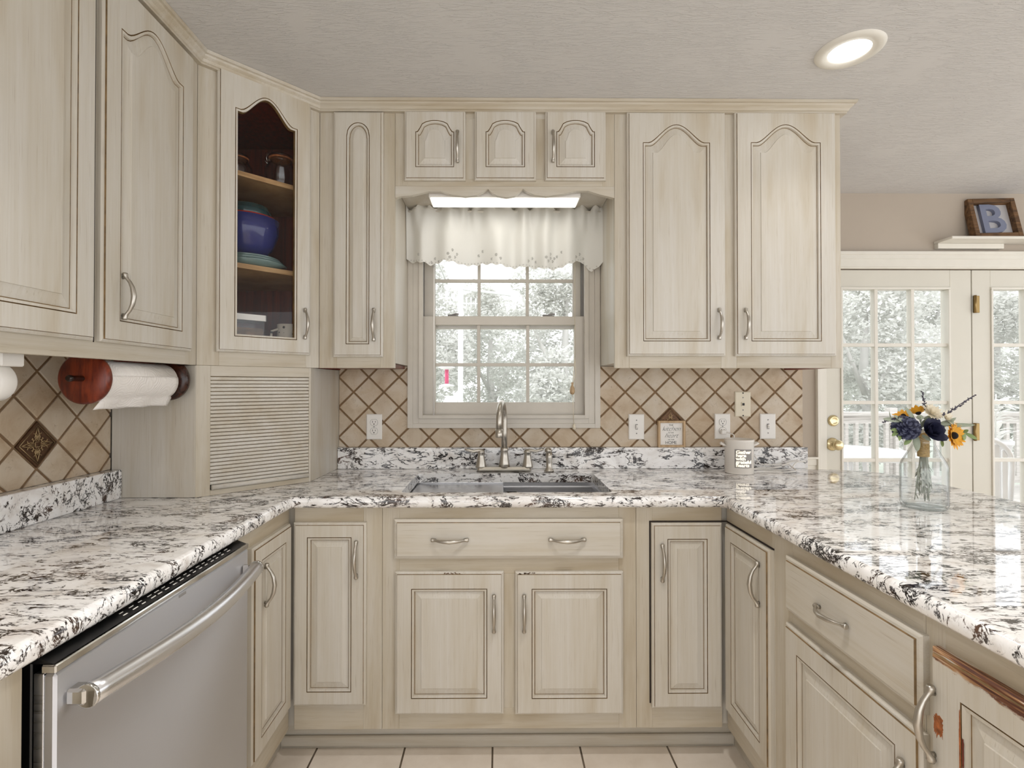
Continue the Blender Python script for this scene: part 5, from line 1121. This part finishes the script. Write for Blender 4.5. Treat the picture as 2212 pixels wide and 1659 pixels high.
m.box(-bw / 2, -.022, 0, -bw / 2 + f_, .022, bh, 0, .002); m.box(bw / 2 - f_, -.022, 0, bw / 2, .022, bh, 0, .002); m.box(-bw / 2 + f_, -.022, 0, bw / 2 - f_, .022, f_, 0, .002); m.box(-bw / 2 + f_, -.022, bh - f_, bw / 2 - f_, .022, bh, 0, .002); loc_build(m, 'frame', 'rustic')
M['backb'] = plain('pale_backing', (196, 194, 196), .8); M['bgrey'] = plain('grey_blue_letter', (124, 130, 152), .6)
m = MB(); m.box(-bw / 2 + f_, .010, f_, bw / 2 - f_, .016, bh - f_, 0, 0); loc_build(m, 'backing', 'backb')
me = textmesh('B', .235, .009, 0, .003); ys = [v.co.y for v in me.vertices]; xs = [v.co.x for v in me.vertices]; kk = (bh - 2 * f_ - .012) / (max(ys) - min(ys)); kx2 = .125 / (max(xs) - min(xs)); cxm = (max(xs) + min(xs)) / 2; y0_ = min(ys)
for v in me.vertices: v.co = Vector(((v.co.x - cxm) * kx2, 0 - v.co.z, f_ + .006 + (v.co.y - y0_) * kk))
o = put_text('letter', me, 'bgrey', fb, (0, 0, .001), (0, 0, 0)); lean(o)
# ================================================================ outdoors
M['grass'] = plain('pale_lawn', (190, 196, 184), .9, var=.1, sc=3)
m = MB(); m.box(-40, .9, -1.05, 60, 60, -1.0, 0, 0); struct(m.build('floor_ground', 'grass'))
m = MB(); m.box(1.5, YD + .13, -.16, 12, 4.6, -.06, 0, 0)
dk = tag(m.build('wooden_deck', 'deckwood'), 'pale weathered wooden deck outside the french doors', 'deck')
ry = 4.2; rl = thing('deck_railing', 'pale wooden balustrade along the far edge of the deck', 'railing', (6.5, ry, -.06))
m = MB(); m.box(1.6, ry - .07, .90, 11.5, ry + .07, .95, 0, .004); m.box(1.6, ry - .02, .80, 11.5, ry + .02, .90, 0, .003); m.build('top_rail', 'deckwood', rl); m = MB(); m.box(1.6, ry - .02, .04, 11.5, ry + .02, .13, 0, .003); m.build('bottom_rail', 'deckwood', rl)
bal = MB().box(-.022, -.022, 0, .022, .022, .70, 0, .003).build('baluster', 'deckwood', rl, local=True); bal.location = (4.2 - 6.5, 0, .10 + .08)
for k in range(1, 42):
    o = bal.copy(); COL.objects.link(o); o.parent = rl; o.location = (4.2 - 6.5 + k * .13, 0, .18)
post = MB().box(-.05, -.05, 0, .05, .05, 1.06, 0, .004).build('post', 'deckwood', rl, local=True); post.location = (3.2 - 6.5, .07, 0)
for k in range(1, 5):
    o = post.copy(); COL.objects.link(o); o.parent = rl; o.location = (3.2 - 6.5 + k * 1.9, .07, 0)
M['leaf1'] = leafm('hazed_leaf_a', (226, 226, 222), tr=.45); M['leaf2'] = leafm('hazed_leaf_b', (208, 208, 203), tr=.45); M['leaf3'] = leafm('hazed_leaf_c', (238, 238, 235), tr=.45); M['bark'] = plain('pale_bark', (206, 204, 200), .9)  # leaf colours bleached: outdoor haze and glare are put into the colour
def crown(seed, rx, rz, n, size):
    rnd = random.Random(seed); m = MB(); cl = []
    for _ in range(34):
        a = rnd.uniform(0, 6.283); b = math.acos(rnd.uniform(-1, 1)); r = rnd.uniform(.45, .9); cl.append((rx * r * math.sin(b) * math.cos(a), rx * r * math.sin(b) * math.sin(a), rz * r * math.cos(b), rnd.uniform(.3, .5)))
    for i in range(n):
        c = rnd.choice(cl); a = rnd.uniform(0, 6.283); b = math.acos(rnd.uniform(-1, 1)); r = c[3] * rx * rnd.uniform(.5, 1) ** .5
        p = Vector((c[0] + r * math.sin(b) * math.cos(a), c[1] + r * math.sin(b) * math.sin(a), c[2] + r * math.cos(b) * .8))
        u = Vector((rnd.gauss(0, 1), rnd.gauss(0, 1), rnd.gauss(0, .6))).normalized(); v = u.orthogonal().normalized(); s = size * rnd.uniform(.6, 1.3); w = s * .5
        m.poly([p - u * s, p + v * w, p + u * s, p - v * w], rnd.randrange(3))
    return m
def tree(x, y, s, i, label):
    t = thing('tree', label, 'tree', (x, y, -1.0), 'pale leafy trees beyond the house')
    me = CR[i % 3]; o = bpy.data.objects.new('foliage', me); COL.objects.link(o); o.parent = t; o.location = (0, 0, 2.6 * s); o.scale = (s, s, s); o.rotation_euler = (0, 0, i * 1.3)
    o2 = bpy.data.objects.new('trunk', TR); COL.objects.link(o2); o2.parent = t; o2.scale = (s, s, s)
CR = []
for i in range(3):
    o = crown(i + 3, 1.15, 2.1, 20000, .046).build('foliage', ['leaf1', 'leaf2', 'leaf3'], None, origin=(0, 0, 0), recalc=False); CR.append(o.data); bpy.data.objects.remove(o)
mb = MB(); mb.tube([(0, 0, 0), (.05, 0, 1.2), (-.03, .05, 2.4), (.0, 0, 3.6)], [.13, .10, .08, .03], 10); mb.tube([(.02, 0, 1.6), (.5, .1, 2.6), (.9, .2, 3.3)], [.06, .04, .015], 8); mb.tube([(0, 0, 1.9), (-.5, -.2, 2.8), (-.8, -.2, 3.6)], [.05, .035, .015], 8)
o = mb.build('trunk', 'bark', None, origin=(0, 0, 0)); TR = o.data; bpy.data.objects.remove(o)
SW, FD = 'trees outside the sink window', 'trees beyond the deck'
TL_ = [(-1.75, 7.6, 1.08, SW, 'pale leafy tree filling left half of the sink window view'), (1.35, 7.8, 1.12, SW, 'pale leafy tree filling right half of the sink window view'), (-3.2, 11, 1.15, SW, 'pale tree farther back at left edge of the sink window view'), (-.2, 11.2, 1.1, SW, 'pale tree farther back showing between the two nearer trees behind sink window'), (2.9, 11, 1.15, SW, 'pale tree farther back at right edge of the sink window view'),
       (4.3, 7.5, 1.0, FD, 'pale leafy tree standing left of the deck, behind the right wall cabinets'), (7.2, 7.6, 1.05, FD, 'pale leafy tree behind the left panes of the nearer french door'), (10.1, 7.9, 1.0, FD, 'pale leafy tree behind the right french door panes'), (13.1, 7.8, 1.05, FD, 'pale leafy tree beyond the far right end of the deck railing'), (8.6, 11.2, 1.25, FD, 'tall pale tree farther back behind the left french door glass'), (11.9, 11.4, 1.2, FD, 'tall pale tree farther back behind the right french door glass')]
for i, (x, y, s, g, l) in enumerate(TL_):
    tree(x, y, s, i, l); 
for o, q in zip([o for o in S.objects if o.get('category') == 'tree'], TL_): o['group'] = q[3]
# bird feeder and pole outside window
M['pink'] = plain('red_nectar', (222, 70, 120), .2); M['wht'] = plain('white_metal', (235, 235, 235), .4)
fy_ = 2.6; bx_, bz_ = onY(965, 812, fy_)
bf = thing('hummingbird_feeder', 'white hanging bird feeder with red nectar tube outside sink window', 'feeder', (bx_, fy_, bz_ - .1))
m = MB(); m.lathe([(.001, -.075), (.019, -.075), (.019, .06), (.001, .06)], (bx_, fy_, bz_), 20); m.build('nectar_tube', 'pink', bf)
m = MB(); m.lathe([(.001, -.115), (.03, -.11), (.075, -.10), (.075, -.092), (.02, -.076), (.001, -.076)], (bx_, fy_, bz_), 24); m.build('tray', 'wht', bf)
m = MB(); m.lathe([(.001, .105), (.02, .10), (.08, .085), (.08, .078), (.025, .061), (.001, .061)], (bx_, fy_, bz_), 24); m.build('cap', 'wht', bf)
px1, pz1 = onY(995, 622, 6.5); m = MB(); m.tube([(px1, 6.5, -1), (px1, 6.5, pz1)], .045, 12)
e1 = onY(1104, 638, 6.5); m.tube([(px1 - .06, 6.5, pz1), (e1[0], 6.5, e1[1])], .022, 8); e2 = onY(1025, 656, 6.5); m.tube([(px1, 6.5, e2[1]), (e2[0] + .05, 6.5, e2[1])], .016, 8)
for q in (-.06, .02, .1): m.tube([(e2[0] + q - .08, 6.5, e2[1] - .09), (e2[0] + q - .08, 6.5, e2[1] + .09)], .012, 6)
pole = thing('bird_pole', 'tall white pole with slanted arm and hooks outside sink window', 'pole', (px1, 6.5, -1)); m.build('pole', 'wht', pole)
m = MB(); m.tube([(bx_, fy_, bz_ + .1), (bx_, fy_, bz_ + .9)], .002, 5); m.build('hanging_wire', 'wht', bf)
m = MB(); m.tube([(bx_, fy_, bz_ + .9), (bx_ - .0, 1.2, bz_ + .95), (bx_, .13, bz_ + .95)], .008, 6); m.build('bracket_arm', 'wht', bf)
# patio table, chair and planter
tx_, ty_ = 3.25, 2.4; z0 = -.045
pt_ = thing('patio_table', 'round white patio table on the deck', 'table', (tx_, ty_, z0)); m = MB(); m.lathe([(.001, .70), (.55, .70), (.56, .71), (.55, .73), (.001, .73)], (tx_, ty_, z0), 40); m.build('tabletop', 'wht', pt_)
for k in range(4):
    a = math.pi / 4 + k * math.pi / 2; m = MB(); m.tube([(tx_ + .12 * math.cos(a), ty_ + .12 * math.sin(a), z0 + .70), (tx_ + .15 * math.cos(a), ty_ + .15 * math.sin(a), z0 + .35), (tx_ + .42 * math.cos(a), ty_ + .42 * math.sin(a), z0)], .018, 8); m.build('leg', 'wht', pt_)
ccx, ccy = 3.62, 1.75; ch = thing('patio_chair', 'white patio chair with rounded back on the deck', 'chair', (ccx, ccy, z0))
m = MB(); m.box(ccx - .24, ccy - .24, z0 + .40, ccx + .24, ccy + .24, z0 + .44, 0, .015); m.build('seat', 'wht', ch)
m = MB(); pts = [(ccx - .24 + 0, ccy - .25, z0 + .42)] + [(ccx - .24 * math.cos(math.pi * i / 14), ccy - .27 - .03 * math.sin(math.pi * i / 14), z0 + .72 + .22 * math.sin(math.pi * i / 14)) for i in range(15)] + [(ccx + .24, ccy - .25, z0 + .42)]; m.tube(pts, .018, 8)
for k in range(7): x = ccx - .18 + k * .06; m.box(x - .02, ccy - .28, z0 + .44, x + .02, ccy - .265, z0 + .72 + .22 * math.sqrt(max(0, 1 - ((x - ccx) / .24) ** 2)) - .01, 0, .003)
m.build('backrest', 'wht', ch)
for sx_ in (-1, 1):
    for sy_ in (-1, 1): m = MB(); m.tube([(ccx + sx_ * .21, ccy + sy_ * .21, z0 + .41), (ccx + sx_ * .24, ccy + sy_ * .24, z0)], .016, 8); m.build('leg', 'wht', ch)
ppx, ppz = onY(2150, 951, 2.6); pl_ = thing('potted_plant', 'leafy plant in a tall tapered pale pot on the deck', 'plant', (ppx, 2.6, z0))
m = MB(); m.lathe([(.001, 0), (.07, 0), (.12, ppz - z0 - .04), (.135, ppz - z0 - .04), (.135, ppz - z0), (.115, ppz - z0), (.11, ppz - z0 - .03), (.001, ppz - z0 - .03)], (ppx, 2.6, z0), 32); m.build('pot', 'wht', pl_)
m = MB(); rnd = random.Random(5)
for k in range(60):
    a = rnd.uniform(0, 6.28); h0 = rnd.uniform(.0, .42); petal(m, (ppx + .02 * math.cos(a), 2.6 + .02 * math.sin(a), ppz - .03 + h0), (math.cos(a), math.sin(a), rnd.uniform(.1, 1.1)), (0, 0, 1), rnd.uniform(.12, .2), .05, -.25)
m.tube([(ppx, 2.6, ppz - .03), (ppx + .01, 2.6, ppz + .45)], .006, 6); m.build('foliage', 'leaf3', pl_, recalc=False)
